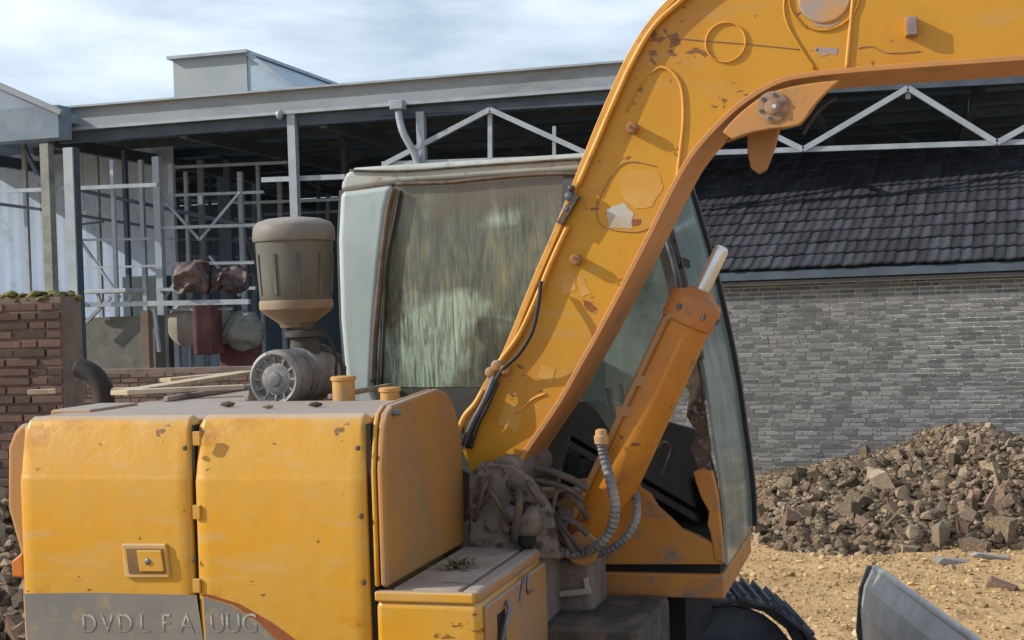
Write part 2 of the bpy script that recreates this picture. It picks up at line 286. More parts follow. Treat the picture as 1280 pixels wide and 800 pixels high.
# ------------------------------------------------------------------ brick walls
def brick_mesh(name, w, h, d, m):
    bm = bmesh.new(); box(bm, (-w/2, -d, -h/2), (w/2, d, h/2))
    for v in bm.verts:
        if v.co.y < 0: v.co.x *= .97; v.co.z *= .88
    me = bpy.data.meshes.new(name); bmesh.ops.recalc_face_normals(bm, faces=bm.faces); bm.to_mesh(me); bm.free(); me.materials.append(m); return me
def brick_wall(name, label, A, run, n, length, z0, z1, thick, bm_mat, mo_mat, want, limit=300, sw=.24, hw=.115, gap=.012, hgt=.063, roughness=.004):
    """A: start point (front face), run: unit direction, n: outward normal; bricks stand proud of the mortar."""
    root = empty(name, (A.x, A.y, z0), label, 'wall')
    rot = math.atan2(run.y, run.x)
    b = bmesh.new(); Ax = Vector((A.x, A.y, 0))
    prism(b, [Ax+Z*z0, Ax+run*length+Z*z0, Ax+run*length+Z*z1, Ax+Z*z1], -n*thick)
    link('mortar_bed', b, mo_mat, root)
    bs = []
    for r in range(int((z1-z0)/hgt)):
        x = -random.choice([0, .0625, .125, .19]); k = 0
        while x < length:
            w = hw if (k+r) % 3 == 1 or random.random() < .1 else sw
            x1 = min(x+w, length); x0 = max(x, 0)
            if x1-x0 > .04: bs.append((x0, x1, z0+r*hgt+hgt/2, random.uniform(-1, 1)*roughness))
            x += w+gap; k += 1
    def key(q):
        p = Ax+run*((q[0]+q[1])/2)+Z*q[2]; d = p-EYE
        u = 640+F*d.dot(RT)/d.dot(FW); v = 400-F*d.dot(UP)/d.dot(FW); return want(u, v), d.length
    ks = [(key(q), q) for q in bs]; vis = sorted([x for x in ks if x[0][0]], key=lambda x: x[0][1])[:limit]
    pick = set(id(x[1]) for x in vis)
    mS = brick_mesh('stretcher', sw-.002, hgt-.016, .014, bm_mat); mH = brick_mesh('header', hw-.002, hgt-.016, .014, bm_mat)
    rest = bmesh.new(); nrest = 0
    for q in bs:
        c = Ax+run*((q[0]+q[1])/2)+Z*q[2]; w = q[1]-q[0]
        if id(q) in pick:
            me = mS if w > (sw+hw)/2 else mH
            o = bpy.data.objects.new('brick', me); COL.objects.link(o); o.parent = root; o.location = c+n*q[3]-WL[root.name]
            o.rotation_euler = (random.uniform(-.01, .01), random.uniform(-.012, .012), rot); o.scale = (w/(sw if w > (sw+hw)/2 else hw), 1, 1)
        else:
            m4 = Matrix.Translation(c+n*q[3]) @ Matrix.Rotation(rot, 4, 'Z'); box(rest, (-w/2+.001, -.014, -hgt/2+.008), (w/2-.001, .014, hgt/2-.008), m4); nrest += 1
    if nrest: tag(link('brick_courses', rest, bm_mat, root), kind='stuff')
    return root
WLEN0 = -3.6; WLEN = 8.2
wall_z1 = P(1090, 335, (WA).y).z
wall = brick_wall('grey_brick_wall', 'long grey brick wall under the tiled eave behind the rubble pile', WA+WDIR*WLEN0, WDIR, WN, WLEN, -.6, wall_z1, .24, BRG, MORT,
    lambda u, v: 930 < u < 1282 and 335 < v < 575, roughness=.005, sw=.18, hw=.085, gap=.016, hgt=.057)
# tiled roof over the grey wall -------------------------------------------------
troof = empty('tiled_roof', WA+WDIR*1, 'dark grey tiled roof sloping up from the grey brick wall', 'roof')
up = (-WN*math.cos(math.radians(27))+Z*math.sin(math.radians(27))); e0 = Vector((WA.x, WA.y, wall_z1))+WN*.22+Z*.03+WDIR*WLEN0
b = bmesh.new(); prism(b, [e0-Z*.03, e0+WDIR*WLEN-Z*.03, e0+WDIR*WLEN+up*4.2-Z*.03, e0+up*4.2-Z*.03], Vector((0, 0, -.10))); link('roof_deck', b, DSTL, troof)
b = bmesh.new(); prism(b, [Vector((e0.x, e0.y, wall_z1-.02))-WN*.06+Z*q for q in (0, -.07)] and [e0-Z*.15-WN*.05, e0-Z*.15-WN*.05+WDIR*WLEN, e0-Z*.20-WN*.05+WDIR*WLEN, e0-Z*.20-WN*.05], -WN*.16); link('eave_course', b, BRG, troof)
nT = up.cross(WDIR).normalized()
if nT.z < 0: nT = -nT
tw, tl = .13, .36
bm = bmesh.new()                   # one pantile: a shallow roll, thick at its lower edge
prof = [(-.5, .008), (-.3, .001), (-.1, .002), (.12, .010), (.3, .014), (.5, .009)]
for z_off in (0, -.018):
    pass
top0 = [bm.verts.new((a*tw, 0, h+.03)) for a, h in prof]; top1 = [bm.verts.new((a*tw, tl+.06, h)) for a, h in prof]
bot0 = [bm.verts.new((a*tw, 0, h+.008)) for a, h in prof]
for i in range(5): bm.faces.new((top0[i], top0[i+1], top1[i+1], top1[i])); bm.faces.new((bot0[i], bot0[i+1], top0[i+1], top0[i]))
bm.faces.new((top0[0], top1[0], bot0[0])); bm.faces.new((top0[-1], bot0[-1], top1[-1]))
tme = bpy.data.meshes.new('tile'); bm.to_mesh(tme); bm.free(); tme.materials.append(TILE)
basis = Matrix((WDIR, up, nT)).transposed()
rest = bmesh.new(); cnt = 0; cand = []
for r in range(11):
    for c in range(int(WLEN/tw)):
        p = e0+WDIR*((c+.5)*tw)+up*(r*tl-.02+random.uniform(-.012, .012))+nT*random.uniform(0, .010); d = p-EYE
        u = 640+F*d.dot(RT)/d.dot(FW); v = 400-F*d.dot(UP)/d.dot(FW); cand.append((not (860 < u < 1300 and v > 215), d.length, p))
cand.sort(key=lambda x: (x[0], x[1]))
for k, (a_, d_, p) in enumerate(cand):
    rm = basis @ Matrix.Rotation(random.uniform(-.02, .02), 3, 'Z')
    if k < 290:
        o = bpy.data.objects.new('tile', tme); COL.objects.link(o); o.parent = troof; m4 = rm.to_4x4(); m4.translation = p-WL[troof.name]; o.matrix_local = m4
    else:
        m4 = rm.to_4x4(); m4.translation = p; n0 = len(rest.verts); rest.from_mesh(tme); rest.verts.ensure_lookup_table()
        for v in rest.verts[n0:]: v.co = m4 @ v.co
o = link('tile_courses', rest, TILE, troof); tag(o, kind='stuff')
# left red brick wall ------------------------------------------------------------
A = PD(80, 500, 9.2); rl = Vector((1, .05, 0)).normalized(); zt = PD(60, 371, 9.2).z
brick_wall('red_brick_wall', 'weathered red brick wall with mossy top at the left edge', A-rl*2.0, rl, Vector((rl.y, -rl.x, 0)), 2.0, -.2, zt, .26, BRR, MORR, lambda u, v: -5 < u < 84 and 365 < v < 800, roughness=.009)
bm = bmesh.new()
for k in range(260):
    p = A-rl*random.uniform(0, 1.9)+Vector((0, random.uniform(0, .24), 0)); p.z = zt+random.uniform(-.02, .03); s = random.uniform(.012, .035)
    q = bmesh.ops.create_icosphere(bm, subdivisions=1, radius=s, matrix=Matrix.Translation(p) @ Matrix.Diagonal((1.5, 1.2, .7, 1)))
for v in bm.verts: v.co += Vector((noise.noise(v.co*40), noise.noise(v.co*40+Z*9), noise.noise(v.co*40+Z*5)))*.012
tag(link('moss', bm, MOSS), 'olive moss and dry grass growing along the top of the red brick wall', 'moss', kind='stuff')
# low brick wall behind the hood
A = PD(60, 470, 17.5); z_low = PD(200, 459, 17.5).z; rl = Vector((1, 0, 0))
A2 = Vector((A.x, P(200, 470, A.y).y, 0))
brick_wall('low_brick_wall', 'low dark brick wall between the steel posts behind the engine hood', A2, rl, Vector((0, -1, 0)), 5.2, -.4, z_low, .24, BRL, MORR, lambda u, v: 82 < u < 330 and 455 < v < 500)
PURL = mat('purlin_steel', (.08, .12, .16), (.11, .15, .19))
# ------------------------------------------------------------------ steel shed behind everything
YS = 19.2
shed = empty('steel_shed', P(360, 420, YS)*1, 'long open steel shed with dark roof and white trusses across the background', 'shed')
WL[shed.name] = Vector(shed.location)
def member(name, u0, v0, u1, v1, w, m=None, Y=YS, Y1=None, parent=None, d=None, toground=False):
    a = P(u0, v0, Y); b = P(u1, v1, Y1 or Y)
    if toground: b = Vector((a.x, a.y, -.4))
    bm = bmesh.new(); bar(bm, a, b, w, d or w); return link(name, bm, m or GSTL, parent or shed)
zf0 = P(500, 131, YS).z; zf1 = P(500, 103, YS).z; xl = P(72, 150, YS).x; xr = P(1400, 100, YS).x
b = bmesh.new(); box(b, (xl, YS-.06, zf0+.03), (xr, YS-.02, zf1)); f = link('fascia', b, FASC, shed)
b = bmesh.new(); box(b, (xl, YS-.16, zf1), (xr, YS+.05, zf1+.03)); box(b, (xl, YS-.09, zf0-.02), (xr, YS, zf0+.028)); link('fascia_trim', b, GSTL, f)
# roof: shallow on the left, deep on the right
xm = P(205, 200, YS).x
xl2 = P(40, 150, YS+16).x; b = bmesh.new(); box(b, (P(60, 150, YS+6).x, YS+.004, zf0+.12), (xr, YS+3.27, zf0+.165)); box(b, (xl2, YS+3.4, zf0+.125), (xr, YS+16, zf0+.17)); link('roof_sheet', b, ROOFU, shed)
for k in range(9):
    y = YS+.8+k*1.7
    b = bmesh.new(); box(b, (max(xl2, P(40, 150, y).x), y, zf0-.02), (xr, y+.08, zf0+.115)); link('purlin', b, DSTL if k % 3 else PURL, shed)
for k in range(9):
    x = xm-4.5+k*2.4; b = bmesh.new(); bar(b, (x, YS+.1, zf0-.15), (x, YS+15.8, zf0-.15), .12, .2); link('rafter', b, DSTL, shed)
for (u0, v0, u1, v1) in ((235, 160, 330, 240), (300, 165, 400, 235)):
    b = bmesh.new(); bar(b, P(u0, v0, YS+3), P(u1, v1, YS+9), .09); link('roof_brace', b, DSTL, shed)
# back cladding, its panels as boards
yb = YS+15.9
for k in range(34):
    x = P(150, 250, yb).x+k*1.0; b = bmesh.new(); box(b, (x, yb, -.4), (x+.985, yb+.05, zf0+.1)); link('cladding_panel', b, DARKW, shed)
# roof monitor on top
mo0 = P(216, 72, YS+.8); mo1 = P(308, 70, YS+.8)
ztop = (mo0.z+mo1.z)/2; zb = zf1-.1
b = bmesh.new(); prism(b, [(mo0.x, YS+.8, zb), (mo0.x, YS+.8, ztop), (mo1.x, YS+.8, ztop), (mo1.x, YS+.8, zb)], Vector((0, 3.5, 0)))
mon = link('roof_monitor', b, MON, shed)
b = bmesh.new(); prism(b, [(mo0.x-.06, YS+.7, ztop), (mo0.x-.06, YS+.7, ztop+.05), (mo1.x+.05, YS+.7, ztop+.05), (mo1.x+.05, YS+.7, ztop)], Vector((0, 3.7, 0))); link('monitor_cap', b, GSTL, mon)
xe = P(376, 112, YS+.8).x
b = bmesh.new(); prism(b, [(mo1.x+.004, YS+.82, zb), (mo1.x+.004, YS+.82, ztop-.01), (xe, YS+.82, zf1+.03), (xe, YS+.82, zb)], Vector((0, 3.4, 0))); link('monitor_side', b, MONS, mon)
b = bmesh.new(); bar(b, (mo1.x, YS+.8, ztop+.02), (xe+.05, YS+.8, zf1+.05), .07, .06); link('monitor_verge', b, GSTL, mon)
# bands of dark beam under the fascia
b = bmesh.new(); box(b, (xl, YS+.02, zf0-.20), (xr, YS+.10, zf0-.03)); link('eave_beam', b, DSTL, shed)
b = bmesh.new(); box(b, (P(-40, 300, YS+16).x, YS-.5, -.6), (xr, YS+16.5, -.22)); tag(link('added_floor', b, mat('shed_concrete', (.14, .17, .20), (.18, .20, .22), rough=.9)), kind='structure')  # grey-blue slab added to cool the light bounced up into the shed
# posts
for (u, v, w, m, Y) in ((365, 138, .125, GSTL, YS), (526, 140, .12, GSTL, YS), (429, 160, .09, DSTL, YS+3.2), (88, 185, .16, GSTL, YS-1.2), (58, 180, .15, mat('weathered_post', (.26, .27, .24), (.16, .18, .16), scale=4), YS-.6), (155, 188, .07, DSTL, YS+1), (196, 196, .12, GSTL, YS+.4), (250, 200, .10, GSTL, YS+4), (284, 200, .12, DSTL, YS+3), (274, 200, .10, GSTL, YS+6), (349, 220, .08, GSTL, YS+5)):
    member('post', u, v, u, v, w, m, Y, toground=True)
a = P(88, 185, YS-1.2); b = bmesh.new(); box(b, (a.x+.081, YS-1.28, -.4), (a.x+.10, YS-1.12, a.z)); link('post_flange', b, DSTL, shed)
# rails and braces (u0,v0,u1,v1,width,material,Y)
for (u0, v0, u1, v1, w, m, Y) in (
    (328, 225, 432, 221, .075, GSTL, YS+.1), (296, 254, 432, 249, .05, GSTL, YS+3), (-40, 241, 197, 231, .06, GSTL, YS-.5), (64, 263, 200, 261, .035, GSTL, YS+2),
    (-40, 250, 52, 262, .05, DSTL, YS), (30, 184, 55, 234, .06, DSTL, YS-.3), (97, 237, 330, 287, .06, DSTL, YS+.9), (98, 269, 197, 285, .05, DSTL, YS+1.5),
    (98, 281, 130, 277, .03, DSTL, YS+1.5), (100, 381, 312, 377, .075, GSTL, YS-.9), (190, 388, 290, 386, .04, GSTL, YS+.5), (66, 370, 92, 372, .05, GSTL, YS-1),
    (103, 408, 138, 372, .05, GSTL, YS-.9), (193, 384, 199, 440, .05, GSTL, YS-.8), (305, 285, 325, 350, .04, DSTL, YS+2), (287, 300, 322, 305, .06, DSTL, YS+2), (300, 300, 345, 400, .05, DSTL, YS+3)):
    member('rail' if abs(v1-v0) < 30 else 'brace', u0, v0, u1, v1, w, m, Y)
for k, (u, v0, v1, Y) in enumerate(((176, 236, 300, YS+2), (222, 236, 440, YS+6), (236, 215, 440, YS+9), (262, 190, 440, YS+8), (318, 230, 440, YS+7), (398, 180, 300, YS+8), (410, 190, 300, YS+12), (306, 175, 260, YS+10))):
    member('post', u, v0, u, v1, .06 if k % 2 else .08, PURL if k % 2 else GSTL, Y)
for (u0, v0, u1, v1, Y) in ((200, 300, 320, 298, YS+5), (205, 320, 300, 322, YS+7), (215, 250, 300, 252, YS+9), (240, 275, 330, 273, YS+9), (200, 345, 330, 343, YS+6), (330, 268, 430, 264, YS+7), (300, 212, 420, 208, YS+10)):
    member('rail', u0, v0, u1, v1, .05, GSTL, Y)
for k, (u, v0, w, Y) in enumerate(((30, 180, .07, YS+1.5), (120, 190, .07, YS+2), (140, 200, .06, YS-.3), (176, 200, .07, YS+.8), (214, 205, .09, YS+1), (232, 215, .06, YS+2), (300, 215, .08, YS+1.5), (322, 205, .06, YS+3))):
    member('post', u, v0, u, 400, w, GSTL, Y, toground=True)
for (u0, v0, u1, v1, w, Y) in ((195, 285, 330, 281, .05, YS+.4), (100, 300, 215, 298, .04, YS+.6), (195, 330, 318, 328, .05, YS+.6), (196, 245, 330, 240, .045, YS+1), (100, 335, 200, 332, .035, YS+.5), (196, 210, 360, 203, .05, YS+2), (196, 362, 320, 360, .05, YS+.3)):
    member('rail', u0, v0, u1, v1, w, GSTL, Y)
for (u0, v0, u1, v1, Y) in ((196, 240, 250, 300, YS+.5), (250, 300, 300, 240, YS+.5), (200, 380, 236, 330, YS+.4), (300, 370, 262, 320, YS+.7), (100, 300, 150, 372, YS+.5)):
    member('brace', u0, v0, u1, v1, .04, GSTL, Y)
# downpipe with its hopper
b = bmesh.new(); tube(b, [P(498, 138, YS-.2), P(500, 152, YS-.2), P(505, 168, YS-.2), P(522, 204, YS-.12), P(526, 260, YS-.12)], .055, 10, 4); dp = link('downpipe', b, GSTL, shed, smooth=True)
b = bmesh.new(); p = P(497, 130, YS-.2); box(b, (p.x-.10, p.y-.09, p.z-.09), (p.x+.11, p.y+.09, p.z+.05)); link('hopper', b, GSTL, dp, bevel=.02)
b = bmesh.new(); p = P(349, 138, YS-.1); lathe(b, p, (0, 0, -1), [(0, .03), (.05, .06), (.1, .05), (.14, .02)], 12); link('lamp_cap', b, GSTL, shed, smooth=True)
# front truss
def tv(u): return 205-(u-482)*(205-177.5)/(1280-482)       # bottom chord in the picture
def uv_top(u): return 137-(u-613)*(137-110)/(1135-613)
truss = link('bottom_chord', bar(bmesh.new(), P(478, tv(478), YS), P(1400, tv(1400), YS), .07, .07), GSTL, shed)
link('truss_member', bar(bmesh.new(), P(478, uv_top(478)-3, YS+.05), P(1400, uv_top(1400)-3, YS+.05), .10, .10), DSTL, truss)
apex = [613, 874, 1135, 1396]; node = [482, 743, 1004, 1246, 1500]
for i, a_ in enumerate(apex):
    for n_ in (node[i], node[i+1]):
        if n_ < 1420: link('truss_member', bar(bmesh.new(), P(a_, uv_top(a_), YS-.03), P(n_, tv(n_), YS-.03), .075), GSTL, truss)
    link('truss_member', bar(bmesh.new(), P(a_, uv_top(a_), YS+.03), P(a_, tv(a_)if i == 0 else uv_top(a_)+14, YS+.03), .065), GSTL, truss)
link('truss_member', bar(bmesh.new(), P(693, 158, YS+.03), P(693, tv(693), YS+.03), .05), GSTL, truss)
# second truss deeper in the shed
for i, a_ in enumerate([560, 820, 1080]):
    for n_ in (a_-130, a_+130):
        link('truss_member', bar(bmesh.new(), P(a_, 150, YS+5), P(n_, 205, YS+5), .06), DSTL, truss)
# blue sheeting wall far left, in separate sheets
yw = YS+3.3; sw = empty('blue_sheet_wall', (P(100, 400, yw).x, yw, -.3), 'tall blue-grey sheeting wall seen through the open left end of the shed', 'wall')
x0 = P(-260, 200, yw).x; zt = P(60, 160, yw).z; k = 0; x = x0
while x < P(168, 300, yw).x:
    b = bmesh.new(); w = .95; n0 = 8
    vs = []
    for i in range(n0+1):
        xx = x+w*i/n0; yy = yw+.004*(i % 2)+.01*noise.noise(Vector((xx, 0, 0)))
        vs.append((b.verts.new((xx, yy, -.4)), b.verts.new((xx, yy, zf0+.10+.5*(x < P(60, 150, YS+6).x)))))
    for q, r in zip(vs, vs[1:]): b.faces.new((q[0], r[0], r[1], q[1]))
    o = link('wall_sheet', b, SHT, sw); s_ = o.modifiers.new('solid', 'SOLIDIFY'); s_.thickness = .01; x += w+.01; k += 1
# neighbouring gable at the upper left
gy = YS-.6; gb = empty('gable_building', P(-20, 300, gy), 'end of a blue-grey gabled building cut off by the left edge', 'building')
pts = [P(-160, 40, gy), P(0, 112, gy), P(74, 141, gy), P(74, 150, gy), P(-160, 150, gy)]
tri_ = prism(bmesh.new(), pts, Vector((0, .55, 0))); link('gable', tri(tri_), mat('gable_cladding', (.22, .28, .37), (.26, .32, .41)), gb)
link('verge', bar(bmesh.new(), P(-160, 37, gy-.05), P(78, 141, gy-.05), .12, .08), FASC, gb)
a = P(-160, 150, gy); c = P(76, 172, gy); b = bmesh.new(); box(b, (a.x, gy-.05, c.z), (c.x, gy+.3, a.z-.01)); link('fascia', b, mat('gable_fascia', (.14, .19, .25), (.18, .23, .29)), gb)
# things standing in the shed ---------------------------------------------------
b = bmesh.new(); p = PD(246, 405, 22); lathe(b, p+Vector((-.2, 0, 0)), (0, 1, 0), [(0, .30), (.02, .36), (.5, .37), (.9, .37), (.92, .30)], 24)
o = link('round_tank', b, CRM); smoothang(o); tag(o, 'cream round tank with a dull red side, under the white rail', 'tank')
p1 = PD(264, 400, 21.8); b = bmesh.new(); box(b, (p1.x-.22, p1.y-.2, p1.z-.55), (p1.x+.10, p1.y+.2, p1.z+.30)); o = link('leaning_board', b, REDD, bevel=.02); tag(o, 'dull red board leaning beside the cream round tank', 'board')
p1 = PD(305, 440, 22.5); b = bmesh.new(); box(b, (p1.x-.35, p1.y-.2, -.4), (p1.x+.25, p1.y+.2, p1.z+.15)); o = link('red_crate', b, REDD, bevel=.02); tag(o, 'dark red crate low in the shed left of the air intake bowl', 'crate')
p1 = PD(304, 415, 22); b = bmesh.new(); bmesh.ops.create_icosphere(b, subdivisions=4, radius=.33, matrix=Matrix.Translation(p1) @ Matrix.Diagonal((1.1, .8, 1, 1)))
for v in b.verts: v.co += Vector((1, 1, 1))*(.10*noise.noise(v.co*4)+.07*abs(noise.noise(v.co*11)))
o = link('white_sack', b, mat('sack_cloth', (.24, .26, .25), (.18, .19, .18)), smooth=True); tag(o, 'pale bulky sack on the dark red crate', 'sack')
for (u, v, w, h, m, lb) in ((240, 350, .42, .30, mat('pink_cloth', (.10, .075, .075), (.15, .10, .09)), 'reddish rolled cloth piled on the white rail'), (285, 352, .5, .24, mat('maroon_cloth', (.06, .04, .045), (.09, .06, .065)), 'dark maroon cloth bundle left of the air intake bowl')):
    b = bmesh.new(); p1 = PD(u, v, 20.5); bmesh.ops.create_icosphere(b, subdivisions=4, radius=.5, matrix=Matrix.Translation(p1) @ Matrix.Diagonal((w*1.3, .6, h*1.3, 1)))
    for q in b.verts: q.co += Vector((noise.noise(q.co*5), noise.noise(q.co*6+Z), noise.noise(q.co*4+Z*7)))*.16+Vector((0, 1, 1))*(abs(noise.noise(q.co*13))*.10)
    o = link('cloth_bundle', b, m, smooth=True); tag(o, lb, 'cloth')
tb = empty('work_table', PD(142, 372, 19.5), 'pale grey tray table above the white rail beside the tall left post', 'table')
p1 = PD(142, 364, 19.5); b = bmesh.new(); box(b, (p1.x-.32, p1.y-.25, p1.z-.03), (p1.x+.35, p1.y+.25, p1.z+.03)); link('table_top', b, GSTL, tb, bevel=.01)
for dx in (-.26, .29):
    b = bmesh.new(); bar(b, (p1.x+dx, p1.y, p1.z-.032), (p1.x+dx*.85, p1.y, p1.z-.17), .04); link('leg', b, GSTL, tb)
p1 = PD(175, 345, 23); b = bmesh.new(); box(b, (p1.x-.35, p1.y, -.4), (p1.x+.35, p1.y+.5, p1.z)); o = link('cabinet', b, mat('dark_teal', (.045, .07, .085), (.06, .09, .1)), bevel=.02); tag(o, 'dark teal cabinet standing behind the pale tray table', 'cabinet')
p1 = PD(88, 375, 15); b = bmesh.new(); box(b, (p1.x-.10, p1.y, PD(88, 456, 15).z), (p1.x+.07, p1.y+.08, p1.z)); o = link('dark_board', b, mat('tarred_board', (.02, .022, .03), (.03, .03, .035))); tag(o, 'narrow black board standing right of the red brick wall', 'board')
p1 = PD(140, 430, 21); b = bmesh.new(); box(b, (p1.x-.5, p1.y, -.4), (p1.x+.75, p1.y+.3, PD(140, 396, 21).z)); o = link('block_stack', b, mat('grey_blocks', (.10, .105, .095), (.14, .14, .125), (.07, .06, .05), scale=5)); tag(o, 'grey stack of stored blocks behind the diagonal brace of the left post', 'stack')
p1 = PD(180, 430, 20); b = bmesh.new(); box(b, (p1.x-.05, p1.y, -.4), (p1.x+.08, p1.y+.12, PD(180, 388, 20).z)); o = link('timber_post', b, mat('old_timber', (.16, .12, .09), (.11, .08, .06))); tag(o, 'short brown timber post under the long white rail', 'post')
# ------------------------------------------------------------------ rubble pile
U_TOP = [(900, 612), (945, 602), (1000, 592), (1060, 577), (1100, 570), (1150, 556), (1185, 537), (1212, 531), (1250, 544), (1290, 548), (1360, 552), (1450, 640)]
def top_v(u):
    for (a, va), (b_, vb) in zip(U_TOP, U_TOP[1:]):
        if a <= u <= b_: return va+(vb-va)*(u-a)/(b_-a)
    return 690
DC = 15.2
def crest(x, y):                    # height of the pile at a place: a ridge along the wall, higher to the right
    d = Vector((x, y, 0))-Vector((0, 0, 0)); dep = d.dot(F0); lat = d.dot(R0)
    u = 640+F*lat/DC; v = top_v(min(max(u, 900), 1449)) + ROLL*(u-640)
    hz_ = EYE.z-(v-380)*DC/F
    t = (dep-DC)/(2.6 if dep < DC else 2.4); k = max(0, 1-t*t)
    edge = min(max((u-890)/60, 0), 1)*min(max((1440-u)/80, 0), 1)
    n = noise.noise(Vector((x*1.4, y*1.4, 3)))*.14+noise.noise(Vector((x*4, y*4, 1)))*.06
    b0 = gz(x, y)-.06
    return b0+(hz_-b0-.04+n*.6)*(k**.75)*edge
pile = empty('rubble_pile', (R0*2.6+F0*DC)+Z*-.2, 'heap of broken stone, brick and soil in front of the grey brick wall', 'rubble pile')
bm = bmesh.new(); na, nb = 120, 90; gg = []
for i in range(na):
    row = []
    for j in range(nb):
        q = R0*(2.0+3.4*1.6*i/(na-1)) + F0*(DC-2.7+5.2*j/(nb-1)); row.append(bm.verts.new((q.x, q.y, crest(q.x, q.y)+.07*noise.noise(Vector((q.x*7, q.y*7, 2)))+.04*noise.noise(Vector((q.x*16, q.y*16, 2))))))
    gg.append(row)
for i in range(na-1):
    for j in range(nb-1): bm.faces.new((gg[i][j], gg[i+1][j], gg[i+1][j+1], gg[i][j+1]))
link('pile_soil', bm, MOUND, pile, smooth=True)
def stone_mesh(name, seed, m):
    r = random.Random(seed); b = bmesh.new(); bmesh.ops.create_icosphere(b, subdivisions=1, radius=1)
    sx, sy, sz = r.uniform(.8, 1.3), r.uniform(.6, 1), r.uniform(.4, .8)
    pl = [(Vector((r.uniform(-1, 1), r.uniform(-1, 1), r.uniform(-1, 1))).normalized(), r.uniform(.45, .75)) for _ in range(6)]
    for v in b.verts:
        for n_, d_ in pl:
            k = v.co.dot(n_)
            if k > d_: v.co -= n_*(k-d_)
        v.co = Vector((v.co.x*sx, v.co.y*sy, v.co.z*sz))
    me = bpy.data.meshes.new(name); b.to_mesh(me); b.free(); me.materials.append(m); return me
def chunk_mesh(name, seed, m):
    r = random.Random(seed); b = bmesh.new(); box(b, (-1, -.55, -.4), (1, .55, .4))
    for v in b.verts: v.co += Vector((r.uniform(-.35, .35), r.uniform(-.2, .2), r.uniform(-.15, .15)))
    bmesh.ops.recalc_face_normals(b, faces=b.faces); me = bpy.data.meshes.new(name); b.to_mesh(me); b.free(); me.materials.append(m); return me
SM = [stone_mesh('stone', i, m) for i, m in enumerate((STN, STN, STN, STNP, STN))]+[chunk_mesh('chunk', i+50, m) for i, m in enumerate((STN, STNR, STNP, STN))]
def place(me, p, s, parent=None, name='stone', rr=random):
    o = bpy.data.objects.new(name, me); COL.objects.link(o); o.rotation_euler = (rr.uniform(0, 6.3), rr.uniform(0, 6.3), rr.uniform(0, 6.3)); o.scale = (s, s, s)
    if parent is not None: o.parent = parent; o.location = p-WL[parent.name]
    else: o.location = p
    return o
rr = random.Random(3); n = 0
while n < 290:
    dep = DC-2.5+2.7*rr.random()**.9; u = rr.uniform(935, 1295); lat = (u-640)/F*dep; q = R0*lat+F0*dep; h = crest(q.x, q.y)
    if h < gz(q.x, q.y)+.0 and rr.random() < .5: continue
    s = rr.uniform(.035, .10)*(1 if rr.random() < .85 else 1.5); place(rr.choice(SM), Vector((q.x, q.y, max(h, gz(q.x, q.y))+s*.25)), s, pile, 'stone', rr); n += 1
rest = bmesh.new()
def add_stone(bm_, me, p, s):
    n0 = len(bm_.verts); bm_.from_mesh(me); bm_.verts.ensure_lookup_table(); R_ = Matrix.Translation(p) @ Matrix.Rotation(rr.uniform(0, 6), 4, 'X') @ Matrix.Rotation(rr.uniform(0, 6), 4, 'Z') @ Matrix.Scale(s, 4)
    for v in bm_.verts[n0:]: v.co = R_ @ v.co
for k in range(4200):
    dep = DC-2.6+3.4*rr.random(); lat = rr.uniform((900-640)/F*DC, 5.5); q = R0*lat+F0*dep; h = crest(q.x, q.y)
    if h > gz(q.x, q.y)-.02:
        s = rr.uniform(.012, .05); add_stone(rest, rr.choice(SM[:3]), Vector((q.x, q.y, h+s*.3)), s)
tag(link('small_stones', rest, STN, pile), kind='stuff')
rest = bmesh.new()
for k in range(700):
    dep = DC-2.6+3.4*rr.random(); lat = rr.uniform((900-640)/F*DC, 5.5); q = R0*lat+F0*dep; h = crest(q.x, q.y)
    if h > gz(q.x, q.y)-.02:
        s = rr.uniform(.012, .05); add_stone(rest, SM[3], Vector((q.x, q.y, h+s*.4)), s)
tag(link('small_stones', rest, STNP, pile), kind='stuff')
# gravel and grit on the dirt
rest = bmesh.new()
for k in range(5200):
    dep = 6.5+10*rr.random()**.8; u = rr.uniform(880, 1350); lat = (u-640)/F*dep; q = R0*lat+F0*dep; s = rr.uniform(.006, .022)*(1 if rr.random() < .93 else 2.2)
    add_stone(rest, SM[rr.randrange(3)], Vector((q.x, q.y, gz(q.x, q.y)+s*.2)), s)
o = link('gravel', rest, mat('gravel_mat', (.38, .26, .13), (.44, .32, .18), (.22, .15, .08), rnd=.4, rough=.95)); tag(o, 'loose gravel and grit scattered over the tan dirt', 'gravel', kind='stuff')
def ground_at(u, v):
    d = ray(u, v); t = (EYE.z+.1)/-d.z
    for _ in range(6): p = EYE+d*t; t = (EYE.z-gz(p.x, p.y))/-d.z
    return EYE+d*t
for (u, v, sx, sy, sz, m, lb) in ((1190, 705, .17, .09, .045, CON, 'pale broken concrete slab lying on the dirt before the rubble pile'), (1238, 698, .15, .05, .03, CON, 'long pale stone splinter just right of the broken concrete slab'), (1222, 690, .13, .09, .09, STN, 'brown clod behind the pale concrete slab'), (1255, 736, .11, .06, .045, STNR, 'reddish brick lump on the dirt near the right edge'), (1138, 690, .07, .06, .05, STNP, 'small pale stone at the foot of the rubble pile, left of the concrete slab')):
    me = chunk_mesh('chunk', u, m); p = ground_at(u, v); o = bpy.data.objects.new('concrete_chunk' if m is CON else 'loose_stone', me); COL.objects.link(o); o.location = p+Z*sz*.4; o.scale = (sx, sy, sz*1.6); o.rotation_euler = (.15, .2, rr.uniform(-.4, .6)); b_ = o.modifiers.new('b', 'BEVEL'); b_.width = .012
    tag(o, lb, 'stone')
